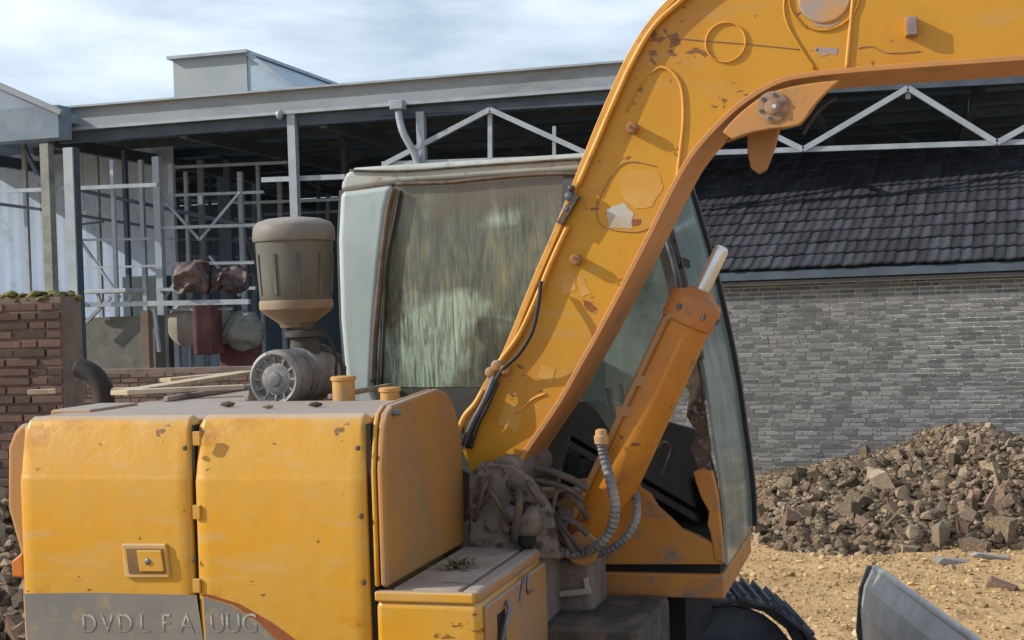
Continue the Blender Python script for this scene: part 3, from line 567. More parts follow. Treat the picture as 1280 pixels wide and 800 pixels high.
# rubble heap at the lower left behind the machine
lp = empty('stone_heap', PD(0, 740, 8), 'heap of grey rubble at the left edge behind the machine', 'rubble heap')
rest = bmesh.new(); k = 0
def lh(u, v): return 0
for k in range(420):
    u = rr.uniform(-90, 60); t_ = rr.random(); D = 7.2+1.9*t_; v = 800-(800-625)*t_+rr.uniform(-8, 8)+(u+0)*.3*0
    p = PD(u, v, D); s = rr.uniform(.03, .09); 
    if k < 200: place(rr.choice(SM), p, s, lp, 'stone', rr)
    else: add_stone(rest, SM[0], p-Z*.02, s)
tag(link('small_stones', rest, STN, lp), kind='stuff')
b = bmesh.new(); prism(b, [PD(-110, 640, 9.15)-Z*.1, PD(70, 640, 9.15)-Z*.1, PD(70, 840, 7.0)-Z*.1, PD(-110, 840, 7.0)-Z*.1], Vector((0, 0, -.5))); link('pile_soil', b, MOUND, lp)
# ------------------------------------------------------------------ excavator (forward = +X, its left = +Y)
YD = 3.76                                   # plane of its right side doors
EX = empty('excavator', (-1.2, 4.9, 0), 'worn yellow excavator with its boom raised and a smashed dirty cab', 'excavator')
def X(u, v=640, Y=YD): return P(u, v, Y).x
def ZZ(u, v, Y=YD): return P(u, v, Y).z
xa, xb, xc, xd, xe = X(24), X(238), X(243), X(457), X(464)
xf = X(481, 620)                            # front end of the tank block
xg = X(601, 760)                            # front end of the tool box
zt = ZZ(240, 520); zcr = ZZ(240, 597); zlow = .95
def door(x0, x1, name='hood_door', y0=YD):
    b = bmesh.new(); prof = [(y0+.01, zlow), (y0, zlow+.03), (y0, zcr-.012), (y0+.004, zcr), (y0+.008, zcr+.012), (y0+.035, zt-.035), (y0+.048, zt-.012), (y0+.075, zt)]
    inn = [(y0+.075, zt-.03), (y0+.06, zlow)]
    ring = prof+inn; n = 6; cols = []
    for i in range(n+1):
        t = i/n; x = x0+(x1-x0)*t; k = 0
        e = .018 if i in (0, n) else 0
        cols.append([b.verts.new((x, y+e*.6, z-(e if j in (6, 7) else 0))) for j, (y, z) in enumerate(ring)])
    xs_ = [x0, x0+.02, x0+.05, (x0+x1)/2, x1-.05, x1-.02, x1]
    for i, c in enumerate(cols):
        for v in c: v.co.x = xs_[i]
    for a, c in zip(cols, cols[1:]):
        for j in range(len(ring)): k = (j+1) % len(ring); b.faces.new((a[j], a[k], c[k], c[j]))
    b.faces.new(cols[0]); b.faces.new(cols[-1][::-1])
    o = link(name, b, YEL, EX, bevel=.006, seg=3); return o
d1 = door(xa, xb); d2 = door(xc, xd); d2['label'] = 'brighter yellow hood door without a latch'
d1['label'] = 'yellow hood door with a recessed square latch'
# dents: small irregularities come from the bump; latch plate on door 1
def rect(uv, Y0, Y1): return trace(uv, Y0, Y1)
lat = link('latch_frame', trace([(151, 680), (207, 680), (212, 723), (156, 723)], YD-.012, YD+.004), YELT, d1, bevel=.006)
link('latch_recess', trace([(157, 686), (203, 686), (207, 717), (161, 717)], YD-.0145, YD), mat('latch_shade', (.20, .11, .04), (.14, .08, .04), scale=6), d1)  # flat plate, the shade inside the latch put into its dark colour
link('latch_paddle', trace([(170, 688), (201, 688), (205, 715), (174, 715)], YD-.020, YD-.012), YEL, d1, bevel=.004)
b = bmesh.new(); lathe(b, P(185, 702, YD-.019), (0, -1, 0), [(0, .010), (.004, .010), (.006, .007)], 14); link('lock', b, STL, d1, smooth=True)
# decal band with worn lettering along the lower doors
def decal(name, uv, m, dpar, off=.0015):
    zc = [(P(u, v, YD)) for u, v in uv]
    return link(name, tri(prism(bmesh.new(), [Vector((p.x, YD-off, p.z)) for p in zc], Vector((0, off*.9, 0)))), m, dpar)
decal('decal_band', [(31, 742), (120, 741), (246, 744), (254, 800), (259, 840), (36, 840)], DEC, d1)
decal('decal_band', [(254, 746), (290, 757), (325, 779), (350, 806), (372, 840), (260, 840)], DEC, d2)
decal('decal_stripe', [(254, 743), (262, 743), (300, 755), (340, 778), (378, 806), (402, 840), (376, 840), (352, 806), (326, 779), (291, 756), (254, 745)], DER, d2, .0012)
tx = [('D', 112, d1), ('V', 135, d1), ('D', 157, d1), ('L', 181, d1), ('F', 208, d1), ('A', 234, d1), ('U', 272, d2), ('U', 292, d2), ('G', 313, d2)]
for ch, u, par in tx:
    c = bpy.data.curves.new('letter', 'FONT'); c.body = ch; c.size = .080; c.extrude = .0003; c.align_x = 'CENTER'
    t_ = bpy.data.objects.new('tmp', c); COL.objects.link(t_); bpy.context.view_layer.update()
    me = bpy.data.meshes.new_from_object(t_.evaluated_get(bpy.context.evaluated_depsgraph_get())); bpy.data.objects.remove(t_)
    me.materials.clear(); me.materials.append(DEL); o = bpy.data.objects.new('letter', me); COL.objects.link(o); o.parent = par
    p = P(u, 790, YD); o.rotation_euler = (math.pi/2, 0, 0); o.location = Vector((p.x, YD-.0028, p.z))-WL[par.name]; o.scale = (.98, 1.05, 1)
for (u, v, par) in ((452, 645, d2), (455, 728, d2), (448, 560, d2), (232, 560, d1), (243, 700, d1)):
    q = P(u, v, YD); b = bmesh.new(); lathe(b, (q.x, YD-.002, q.z), (0, -1, 0), [(0, .008), (.005, .008), (.008, .004)], 8); link('bolt', b, RUBD, par)
for v in (548, 640, 732):
    q = P(250, v, YD); b = bmesh.new(); box(b, (q.x-.022, YD-.008, q.z-.022), (q.x+.004, YD+.003, q.z+.022)); link('hinge', b, YEL, d2, bevel=.003)
# body behind the doors, hood top
xcab = X(424, 400, 5.08)-.03
b = bmesh.new(); box(b, (xa+.01, YD+.08, .9), (xd+.02, 4.42, zt-.004)); link('engine_bay', b, BRN, EX, bevel=.02)
b = bmesh.new(); box(b, (xa-.02, 4.424, .9), (xcab, 6.05, zt-.008)); link('engine_hood', b, GRN, EX, bevel=.03)
for k in range(3):                           # raised ribs and hinge seams on the hood
    b = bmesh.new(); box(b, (xa+.1+k*.33, 4.5, zt-.007), (xa+.12+k*.33, 5.9, zt+.012)); link('hood_rib', b, GRN, EX, bevel=.004)
b = bmesh.new(); pr = [(xa-.05, zt-.05), (xa-.075, zt-.10), (xa-.085, zt-.30), (xa-.045, zcr-.25), (xa-.035, .9), (xa+.02, .9), (xa+.02, zt-.03), (xa-.02, zt-.02)]
prism(b, [(x, YD+.05, z) for x, z in pr], Vector((0, 2.2, 0))); link('counterweight', tri(b), BRN, EX, bevel=.02, seg=3)
b = bmesh.new(); prism(b, [P(u, v, YD+.03) for u, v in ((28, 690), (30, 722), (15, 722), (13, 702))], Vector((0, .08, 0))); link('tail_lamp', b, mat('orange_lens', (.5, .16, .03), rough=.3), EX, bevel=.008)
b = bmesh.new(); box(b, (xb+.003, YD+.02, .9), (xc-.003, YD+.1, zt-.03)); link('door_seal', b, BLK, EX)
b = bmesh.new(); box(b, (xd+.002, YD+.02, .9), (xe-.002, YD+.1, zt-.03)); link('door_seal', b, BLK, EX)
# tank block; front end browner, with dust and its shade painted in
zb1 = ZZ(470, 738)
def yzblock(x0, x1, prof, name, m, bev=.012):
    b = bmesh.new(); prism(b, [(x0, y, z) for y, z in prof], Vector((x1-x0, 0, 0))); return link(name, tri(b), m, EX, bevel=bev, seg=3)
zT = zt+.02
pf = [(YD+.004, zb1+.008), (YD+.004, zcr+.02), (YD+.03, zT-.06), (YD+.055, zT-.02), (YD+.10, zT), (YD+.52, zT+.02), (YD+.61, zT), (YD+.69, zT-.06), (YD+.74, zT-.14), (YD+.75, zT-.24), (YD+.75, zb1+.008)]
yzblock(xe, xf-.03, pf, 'tank_side', YEL)
ps = [(YD+.016 if y < YD+.02 else y-.004, z) for y, z in pf]
tk = yzblock(xf-.027, xf, pf, 'tank_front', mat('tank_front_shade', (.37, .175, .045), (.31, .17, .07), (.23, .15, .095), scale=3.5, stretch=(1, 1, .45), rough=.6, dust=(.32, .28, .25), bscale=40, p3=(.56, .7)), .012)
b = bmesh.new(); lathe(b, P(492, 519, YD+.10)*1, (0, 0, 1), [(0, .022), (.012, .022), (.018, .012)], 14); link('tank_bolt', b, STL, EX, smooth=True)
# tool box; front and nosing in dusty brown with their shade painted in
b = bmesh.new(); box(b, (xe, YD+.002, .85), (xg-.003, 4.49, zb1-.03)); link('tool_box', b, YEL, EX, bevel=.025, seg=4)
tb_ = bmesh.new(); box(tb_, (xf+.004, YD+.03, zb1-.034), (xg-.075, 4.48, zb1+.002)); tl_ = link('tool_box_lid', tb_, GRN, EX, bevel=.006)
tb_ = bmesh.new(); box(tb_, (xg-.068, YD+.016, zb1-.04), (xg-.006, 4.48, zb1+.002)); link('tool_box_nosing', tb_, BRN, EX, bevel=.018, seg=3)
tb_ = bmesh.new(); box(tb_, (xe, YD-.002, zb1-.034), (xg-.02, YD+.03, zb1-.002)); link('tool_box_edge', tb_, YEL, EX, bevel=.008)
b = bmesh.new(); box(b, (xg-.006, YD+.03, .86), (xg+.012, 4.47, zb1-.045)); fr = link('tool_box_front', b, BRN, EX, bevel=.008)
b = bmesh.new(); box(b, (xg+.011, YD+.12, zb1-.22), (xg+.0145, YD+.20, zb1-.09)); link('recess_shade', b, BLK, EX)  # flat black sheet painting the shade of a recess
b = bmesh.new(); tube(b, [(xg+.016, YD+.11, zb1-.235), (xg+.03, YD+.12, zb1-.15), (xg+.03, YD+.19, zb1-.09), (xg+.016, YD+.21, zb1-.07)], .008, 8); link('grab_loop', b, STL, EX, smooth=True)
b = bmesh.new(); tube(b, [(xg+.014, YD+.36, zb1-.10), (xg+.016, YD+.40, zb1-.05), (xg+.016, YD+.46, zb1-.035), (xg+.016, YD+.45, zb1-.09), (xg+.016, YD+.52, zb1-.10)], .004, 6); link('bent_wire', b, STL, EX, smooth=True)
# turntable frame and everything under it
b = bmesh.new(); box(b, (xa+.05, YD+.12, .78), (xg-.1, 6.0, .93)); link('turntable_frame', b, RUBD, EX, bevel=.02)
b = bmesh.new(); box(b, (xg-.1, 4.46, .80), (X(905, 740, 5.02)-.2, 5.0, 1.10)); link('boom_foot_deck', b, RUBD, EX, bevel=.02)
# ---- boom
YB = 4.56; YB2 = 4.88
T = [(578, 562), (584, 522), (603, 482), (628, 440), (664, 352), (700, 268), (738, 172), (760, 120), (782, 72), (808, 30), (838, -4), (880, -38), (940, -68), (1020, -88), (1120, -96), (1300, -96), (1460, -90)]
B = [(1460, 62), (1280, 76), (1150, 85), (1060, 92), (1012, 97), (972, 106), (930, 131), (898, 160), (870, 192), (848, 228), (805, 314), (760, 400), (730, 454), (700, 507), (660, 566), (648, 590), (620, 604), (592, 596)]
def sm(pts, n=4):
    return [(p.x, p.y) for p in spline([(u, v, 0) for u, v in pts], n)]
boom = link('boom', trace(sm(T)+sm(B), YB+.018, YB2-.018), ORA, EX)
def strip(name, line, Y0, Y1, th, m, parent, side):
    """plate of thickness th running along a traced line; side = +1 grows to the left of travel"""
    pts = [P(u, v, YB) for u, v in sm(line, 5)]; b = bmesh.new(); rows = []
    for i, p in enumerate(pts):
        d = (pts[min(i+1, len(pts)-1)]-pts[max(i-1, 0)]); d.y = 0; d.normalize(); n_ = Vector((-d.z, 0, d.x))*side*th
        a = Vector((p.x, Y0, p.z)); c = Vector((p.x, Y1, p.z)); rows.append([b.verts.new(q) for q in (a, c, c-n_, a-n_)])
    for r, s in zip(rows, rows[1:]):
        for k in range(4): b.faces.new((r[k], r[(k+1) % 4], s[(k+1) % 4], s[k]))
    b.faces.new(rows[0][::-1]); b.faces.new(rows[-1]); return link(name, b, m, parent, bevel=.003, seg=2)
strip('top_plate', T, YB-.004, YB2+.004, .022, ORE, boom, 1)
strip('bottom_plate', B[:-2], YB-.006, YB2+.006, .018, mat('boom_underside', (.50, .23, .07), (.42, .20, .08), (.3, .17, .09), scale=3, rough=.6, dust=None, bscale=30, p3=(.55, .72)), boom, 1)
# second bright line: hydraulic pipe clipped inside the flange edge, broken at the clamp
def off(line, du, dv): return [(u+du, v+dv) for u, v in line]
pl1 = [(722, 232), (742, 186), (768, 126), (790, 78), (815, 36), (845, 6), (890, -28), (950, -52)]
link('boom_pipe', tube(bmesh.new(), [P(u, v, YB-.004) for u, v in pl1], .009, 8, 5), ORE, boom, smooth=True)
link('boom_pipe', tube(bmesh.new(), [P(u, v, YB-.004) for u, v in [(710, 282), (690, 325), (668, 378), (648, 420), (626, 450), (612, 470)]], .009, 8, 5), ORE, boom, smooth=True)
link('boom_pipe', tube(bmesh.new(), [P(u, v, YB-.012) for u, v in [(604, 488), (594, 505), (580, 522), (570, 548), (560, 580)]], .011, 8, 5), ORE, boom, smooth=True)
b = bmesh.new(); c = P(714, 246, YB-.02)
for du, dv, r in ((0, 0, .018), (-3, 16, .015), (2, -10, .012)): lathe(b, P(714+du, 246+dv, YB+.01), (0, -1, 0), [(0, r), (.03, r), (.036, r*.6)], 10)
link('pipe_clamp', b, STD, boom, smooth=True)
b = bmesh.new(); q = P(708, 262, YB); bar(b, P(700, 280, YB-.01), P(722, 244, YB-.01), .03, .02); link('pipe_bracket', b, RUBD, boom)
b = bmesh.new()
for u, v, r in ((622, 458, .022), (632, 463, .018), (614, 466, .02)): lathe(b, P(u, v, YB+.01), (.2, -1, .1), [(0, r), (.03, r), (.035, r*.6)], 10)
link('pipe_clamp', b, BRN, boom, smooth=True)
# hoses at the foot
link('boom_hose', tube(bmesh.new(), [P(676, 352, YB-.02), P(672, 385, YB-.05), P(665, 415, YB-.05), P(648, 443, YB-.04), P(628, 462, YB-.02), P(612, 490, YB-.02), P(596, 525, YB-.02), P(584, 560, YB)], .0075, 8), RUB, boom, smooth=True)
link('boom_hose', tube(bmesh.new(), [P(618, 470, YB-.015), P(606, 500, YB-.03), P(590, 530, YB-.02), P(580, 556, YB)], .011, 8), STD, boom, smooth=True)
link('boom_hose', tube(bmesh.new(), [P(622, 478, YB-.012), P(610, 506, YB-.03), P(598, 530, YB-.02), P(588, 560, YB)], .008, 8), RUB, boom, smooth=True)
# pin bosses and bolts on the side
def boss(u, v, r, dep, name='boss', m=ORA, Y=YB+.018):
    p = P(u, v, Y); b = bmesh.new(); lathe(b, (p.x, Y+.002, p.z), (0, -1, 0), [(0, r), (dep-.004, r), (dep, r*.85)], 20); return link(name, b, m, boom, smooth=False)
for u, v in ((792, 161), (722, 325)):
    o = boss(u, v, .019, .045, 'bolt_boss', mat('boss_paint', (.42, .16, .04), (.3, .13, .05), scale=9)); smoothang(o)
    for k in range(3):
        a = k*2.1+.4; p = P(u, v, YB-.028); b = bmesh.new(); lathe(b, p+Vector((math.cos(a)*.011, 0, math.sin(a)*.011)), (0, -1, 0), [(0, .005), (.004, .005)], 8); link('bolt', b, STD, boom)
def ring(u, v, ro, ri, dep, m, name, Y=YB+.018):
    p = P(u, v, Y); b = bmesh.new(); n = 36; vs = []
    for k in range(n):
        a = 2*math.pi*k/n; c_, s_ = math.cos(a), math.sin(a)
        vs.append([b.verts.new((p.x+r*c_, y, p.z+r*s_)) for r, y in ((ro, Y+.002), (ro-.004, Y-dep), (ri+.003, Y-dep), (ri, Y+.002))])
    for k in range(n):
        a_, c = vs[k], vs[(k+1) % n]
        for j in range(3): b.faces.new((a_[j], a_[j+1], c[j+1], c[j]))
    return link(name, b, m, boom, smooth=False)
ring(907, 53, .071, .062, .008, ORE, 'weld_ring'); ring(1030, -5, .118, .108, .007, ORA, 'weld_ring')
link('boss_plate', lathe(bmesh.new(), Vector((P(1030, -5, YB).x, YB+.019, P(1030, -5, YB).z)), (0, -1, 0), [(0, .085), (.006, .085), (.008, .08)], 32), mat('scraped_paint', (.56, .27, .04), (.34, .27, .24), (.22, .20, .25), scale=4, stretch=(1, 1, 3), p3=(.60, .66)), boom)
def weld(pts, r=.0055, m=ORE, name='weld_bead', Y=YB+.016): return link(name, tube(bmesh.new(), [P(u, v, Y) for u, v in pts], r, 6, 5), m, boom, smooth=True)
weld([(1071, -60), (1066, 0), (1062, 45), (1058, 86)], .007)
weld([(812, 92), (826, 84), (842, 92), (852, 112), (854, 150), (850, 190), (846, 222)], .006)
weld([(808, 96), (795, 115), (783, 140)], .003, ORA)
weld([(985, -20), (980, 8), (985, 32), (1002, 62), (1018, 86)], .005, ORA)
weld([(838, 46), (870, 50), (935, 55), (1004, 62)], .0016, BRN); weld([(1072, 60), (1090, 58), (1110, 66), (1150, 64)], .0015, BRN)
weld([(745, 255), (770, 212), (790, 202), (820, 208)], .0016, BRN); weld([(745, 255), (752, 282), (790, 290), (812, 285)], .0016, BRN)
weld([(682, 492), (664, 500), (646, 517)], .004, ORE)
b = bmesh.new(); p = P(1140, 34, YB+.01); box(b, (p.x-.016, YB-.022, p.z-.03), (p.x+.016, YB+.02, p.z+.03)); br_ = link('bracket', b, mat('bracket_grey', (.30, .24, .24), (.2, .15, .15), scale=9), boom, bevel=.003)
b = bmesh.new(); box(b, (p.x-.022, YB-.018, p.z-.03), (p.x-.017, YB+.02, p.z+.03)); link('bracket_lip', b, ORE, boom)
# labels, their remains, scratches and painted sunlit gaps as thin plates
def ragged(uv):
    out = []
    for i, (u, v) in enumerate(uv):
        u1, v1 = uv[(i+1) % len(uv)]; n_ = max(1, int(math.hypot(u1-u, v1-v)/4))
        for k in range(n_): t = k/n_; out.append((u+(u1-u)*t+random.uniform(-1.3, 1.3), v+(v1-v)*t+random.uniform(-1.3, 1.3)))
    return out
def patch(uv, m, name='lit_label_patch', o_=.0012):
    uv = ragged(uv) if abs(uv[0][0]-uv[1][0]) > 6 else uv
    return link(name, tri(prism(bmesh.new(), [P(u, v, YB+.018-o_) for u, v in uv], Vector((0, o_*.9, 0)))), m, boom)
patch([(757, 262), (780, 253), (792, 268), (790, 286), (762, 285)], TAG, 'torn_tag')
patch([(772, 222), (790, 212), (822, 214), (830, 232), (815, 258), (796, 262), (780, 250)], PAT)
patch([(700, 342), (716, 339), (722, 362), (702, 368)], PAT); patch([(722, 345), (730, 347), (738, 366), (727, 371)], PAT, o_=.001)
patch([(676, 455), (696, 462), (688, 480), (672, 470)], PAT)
patch([(790, 275), (800, 274), (800, 281), (790, 282)], DER, 'red_mark'); patch([(728, 374), (738, 378), (746, 388), (738, 390), (730, 382)], DER, 'red_mark', .0014)
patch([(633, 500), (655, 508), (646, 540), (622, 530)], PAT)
for q in ([(1015, 27), (1040, 30), (1052, 22), (1050, 28), (1036, 35), (1018, 33)], [(1020, 60), (1048, 60), (1046, 67), (1024, 70)], [(1012, 63), (1024, 60), (1022, 65)]):
    patch(q, mat('scratch_grey', (.28, .25, .32), (.4, .25, .12), scale=14), 'scratch')
for q in ([(823, 305), (826, 300), (828, 304)], [(735, 385), (746, 390), (744, 394)], [(835, 100), (838, 98), (839, 104)], [(1110, 50), (1116, 49), (1115, 53)]):
    patch(q, BRN, 'chip', .001)
# cylinder pin plates hanging under the bend
lug = trace(sm([(903, 165), (918, 148), (936, 132), (957, 118), (985, 109), (1020, 103), (1050, 100)])+sm([(1034, 114), (1016, 134), (1003, 152), (990, 158), (965, 161), (938, 166), (915, 174)]), YB-.004, YB+.03)
lug = link('pin_plate', lug, mat('pin_plate_paint', (.50, .235, .06), (.42, .22, .09), (.3, .18, .1), scale=4, rough=.6, p3=(.56, .7)), boom, bevel=.006)
link('pin_plate', trace([(925, 138), (955, 112), (1042, 97), (1012, 142), (1000, 156), (968, 163), (938, 167), (906, 178)], YB2-.03, YB2+.004), BRN, boom, bevel=.006)
pc = P(966, 134, YB); b = bmesh.new(); lathe(b, (pc.x, YB-.003, pc.z), (0, -1, 0), [(0, .052), (.006, .052), (.008, .046), (.008, .026), (.014, .025), (.017, .018)], 24); o = link('pin_cover', b, mat('pin_rust', (.26, .16, .11), (.34, .22, .13), (.15, .12, .11), scale=14, rough=.7), boom); smoothang(o)
for k in range(6):
    a = k*math.pi/3+.3; b = bmesh.new(); lathe(b, (pc.x+.039*math.cos(a), YB-.010, pc.z+.039*math.sin(a)), (0, -1, 0), [(0, .007), (.005, .007)], 6); link('bolt', b, STD, boom)
b = bmesh.new(); lathe(b, (pc.x+.006, YB-.019, pc.z), (0, -1, 0), [(0, .008), (.004, .007)], 12); link('grease_nipple', b, CHR, boom)
link('stop_lug', trace([(934, 166), (974, 160), (968, 184), (957, 212), (947, 217), (938, 210), (934, 190)], YB+.12, YB+.17), BRN, boom, bevel=.006)
link('hose_loop', tube(bmesh.new(), [P(1004, 168, YB+.04), P(1016, 148, YB+.03), P(1030, 132, YB+.04), P(1044, 122, YB+.1)], .006, 8), RUB, boom, smooth=True)
# work light under the bend
# ---- boom cylinder under the boom
YC = 4.72
c0 = P(733, 676, YC); c1 = P(873, 372, YC); ax = (c1-c0).normalized(); Lc = (c1-c0).length; px = (c1-EYE).length/F
cyl = link('boom_cylinder', lathe(bmesh.new(), c0, ax, [(0, .05), (.015, 30*px), (.04, 32*px), (Lc-.10, 31*px), (Lc-.098, 30.5*px)], 32), CYLP, EX); smoothang(cyl)
gl = link('gland', lathe(bmesh.new(), c0+ax*(Lc-.10), ax, [(0, 30*px), (.004, 33.5*px), (.085, 33.5*px), (.10, 30*px), (.112, 20*px), (.13, 15*px)], 28), mat('gland_rust', (.44, .17, .04), (.36, .15, .05), (.2, .12, .08), scale=9, rough=.6), cyl); smoothang(gl)
rod0 = c0+ax*(Lc+.01); rod1 = P(904, 308, YC)
o = link('rod', lathe(bmesh.new(), rod0, (rod1-rod0), [(0, 9.5*px), ((rod1-rod0).length-.02, 9.5*px), ((rod1-rod0).length-.006, 8*px), ((rod1-rod0).length, 4*px)], 24), CHR, cyl); smoothang(o)
b = bmesh.new(); lathe(b, P(735, 680, YC)-Vector((0, .10, 0)), (0, 1, 0), [(0, .055), (.004, .06), (.2, .06), (.204, .055)], 24); o = link('base_eye', b, BRN, cyl); smoothang(o)
for k, (a, r) in enumerate(((.6, .01), (1.6, .008), (2.6, .01))):
    s = ax.cross(Vector((0, 1, 0))).normalized(); n2 = s.cross(ax); q = c0+ax*(Lc-.05)+(s*math.cos(a+2.5)-Vector((0, 1, 0))*abs(math.sin(a+2.5)))*33*px
    b = bmesh.new(); lathe(b, q-ax*.01, ax, [(0, r), (.02, r)], 8); link('bolt', b, STD, cyl)
# pipe along the barrel
b = bmesh.new(); tube(b, [P(857, 388, YC-.06), P(846, 392, YC-.07), P(835, 398, YC-.07), P(826, 412, YC-.07), P(780, 510, YC-.07), P(740, 595, YC-.07), P(717, 645, YC-.07), P(714, 655, YC-.04)], .0125, 10, 4); link('pipe', b, BRN, cyl, smooth=True)
b = bmesh.new(); tube(b, [P(838, 402, YC-.05), P(826, 425, YC-.05), P(780, 523, YC-.05), P(728, 636, YC-.05)], .009, 8, 3); link('pipe_shadow_strip', b, RUBD, cyl, smooth=True)  # dark tube standing in for the shaded gap between pipe and barrel
bpy.data.objects['pipe_shadow_strip'].name = 'gap_shade_strip'
for u, v in ((776, 508), (800, 470)):
    b = bmesh.new(); q = P(u+8, v+6, YC-.05); box(b, (q.x-.035, q.y-.03, q.z-.018), (q.x+.05, q.y+.05, q.z+.018)); link('pipe_clip', b, BRN, cyl, bevel=.004)
# corrugated hose with its fitting
b = bmesh.new(); lathe(b, P(752, 556, YC-.14), (0, 0, 1), [(0, .018), (.005, .024), (.03, .026), (.034, .021), (.05, .020), (.055, .012)], 12); o = link('hose_fitting', b, mat('fitting_tan', (.5, .27, .11), (.42, .26, .14), scale=8), EX); smoothang(o)
hp = [P(752, 556, YC-.14), P(756, 575, YC-.14), P(764, 605, YC-.16), P(769, 635, YC-.17), P(764, 660, YC-.17), P(750, 680, YC-.16), P(728, 691, YC-.12), P(700, 691, YC-.1), P(680, 686, YC-.04)]
HOS = mat('corrugated_hose', (.10, .11, .13), (.24, .23, .22), (.30, .25, .2), scale=9, rough=.5, p3=(.6, .7))
link('corrugated_hose', tube(bmesh.new(), hp, .0185, 12, 8, rib=.009), HOS, EX, smooth=False)
hp = [P(790, 606, YC+.02), P(796, 625, YC-.02), P(795, 650, YC-.06), P(782, 672, YC-.08), P(764, 686, YC-.08), P(742, 694, YC-.06), P(720, 694, YC)]
link('corrugated_hose', tube(bmesh.new(), hp, .015, 10, 8, rib=.009), HOS, EX, smooth=False)
# ---- clutter between tank and cab
rr = random.Random(11)
b = bmesh.new(); box(b, (P(590, 640, 4.75).x, 4.5, P(600, 690, 4.6).z-.3), (P(700, 640, 4.75).x, 5.0, P(600, 652, 4.6).z)); link('swing_post', b, MUD, EX, bevel=.03, seg=3)
b = bmesh.new(); lathe(b, P(632, 592, 4.5), (0, 1, 0), [(0, .05), (.01, .06), (.42, .06), (.43, .05)], 20); o = link('boom_pin', b, MUD, EX); smoothang(o)
link('boom_bracket', trace([(585, 596), (600, 578), (640, 582), (665, 600), (690, 640), (700, 700), (585, 700)], 4.47, 4.52), mat('bracket_mud', (.15, .12, .10), (.22, .18, .155), (.07, .05, .04), scale=8, rough=.9, bump=.6, bscale=25, p3=(.5, .6)), EX, bevel=.01)
b = bmesh.new(); box(b, (P(640, 650, 4.6).x, 4.42, P(650, 672, 4.45).z), (P(690, 650, 4.6).x, 4.6, P(650, 632, 4.45).z))
o = link('valve_cover', b, MUD, EX, bevel=.04, seg=4)
for k in range(20):
    u0 = rr.uniform(590, 700); v0 = rr.uniform(585, 645); u1 = u0+rr.uniform(-30, 60); v1 = v0+rr.uniform(20, 70); y = rr.uniform(4.40, 4.62)
    u1 = min(u1, 735); v1 = min(v1, 690)
    link('hydraulic_hose', tube(bmesh.new(), [P(u0, v0, y+.1), P((u0+u1)/2+rr.uniform(-15, 15), (v0+v1)/2-rr.uniform(5, 25), y-.02), P(u1, v1, y)], rr.choice([.008, .011, .014]), 8), rr.choice([RUB, RUBD, RUBD, RUB, BLK]), EX, smooth=True)
for (pts, r, m) in (([(655, 590), (672, 620), (700, 655), (716, 690)], .012, RUBD), ([(668, 585), (690, 590), (716, 600), (735, 612)], .013, RUBD), ([(640, 600), (680, 602), (712, 612), (730, 626)], .010, RUBD), ([(600, 625), (614, 650), (606, 672)], .008, RUBD), ([(690, 645), (716, 652), (735, 668)], .012, RUBD)):
    link('hydraulic_hose', tube(bmesh.new(), [P(u, v, 4.5) for u, v in pts], r, 8), m, EX, smooth=True)
b = bmesh.new(); box(b, (P(655, 655, 4.9).x, 4.95, 1.2), (P(735, 655, 4.9).x, 5.03, P(700, 612, 4.95).z)); link('inner_panel', b, BRN, EX, bevel=.01)
b = bmesh.new(); lathe(b, P(660, 672, 4.50), (.2, -1, 0), [(0, .03), (.06, .03), (.065, .02)], 16); link('hose_end', b, BLK, EX, smooth=True)
# lower grey block and light edged brackets below the hoses
p0 = P(692, 745, 4.75); p1 = P(742, 700, 4.75)
b = bmesh.new(); box(b, (p0.x, 4.72, .95), (p1.x, 4.98, p1.z)); link('swing_motor', b, MUD, EX, bevel=.03, seg=3)
b = bmesh.new(); bar(b, P(746, 700, 4.98), P(752, 745, 4.98)-Z*.2, .016); link('frame_edge', b, mat('bare_edge', (.42, .37, .3), (.3, .24, .18)), EX)
b = bmesh.new(); bar(b, P(700, 742, 4.70), P(738, 738, 4.70), .02); bar(b, P(732, 722, 4.70), P(735, 742, 4.70), .014); link('frame_edge', b, mat('bare_edge', (.4, .4, .4)), EX)
# ---- things on the hood
YA = 4.72; p = P(369, 340, YA); ppx = (p-EYE).length/F; ztop_ = P(369, 272, YA).z; ax_ = Vector((0, 0, -1))
def pz(v): return ztop_-P(369, v, YA).z
pc_ = Vector((p.x, YA, ztop_))
pre = link('precleaner_bowl', lathe(bmesh.new(), pc_, ax_, [(pz(302), 49*ppx), (pz(303), 47.5*ppx), (pz(340), 46*ppx), (pz(374), 44*ppx), (pz(376), 43*ppx)], 40), PCL, EX); smoothang(pre)
o = link('precleaner_cap', lathe(bmesh.new(), pc_, ax_, [(0, 18*ppx), (.006, 34*ppx), (.018, 45*ppx), (.035, 49.5*ppx), (.06, 50.5*ppx), (pz(300), 50.5*ppx), (pz(302), 49.5*ppx)], 40), PCT, pre); smoothang(o)
o = link('precleaner_base', lathe(bmesh.new(), pc_, ax_, [(pz(375), 44.5*ppx), (pz(378), 45.5*ppx), (pz(386), 45*ppx), (pz(391), 40*ppx), (pz(404), 22*ppx), (pz(409), 20*ppx)], 32), PCB, pre); smoothang(o)
o = link('precleaner_neck', lathe(bmesh.new(), pc_+Vector((.03, 0, 0)), ax_, [(pz(404), 17*ppx), (pz(412), 17*ppx), (pz(414), 24*ppx), (pz(421), 24*ppx), (pz(423), 17*ppx), (pz(440), 19*ppx), (pz(520), 20*ppx)], 24), RUBD, pre); smoothang(o)
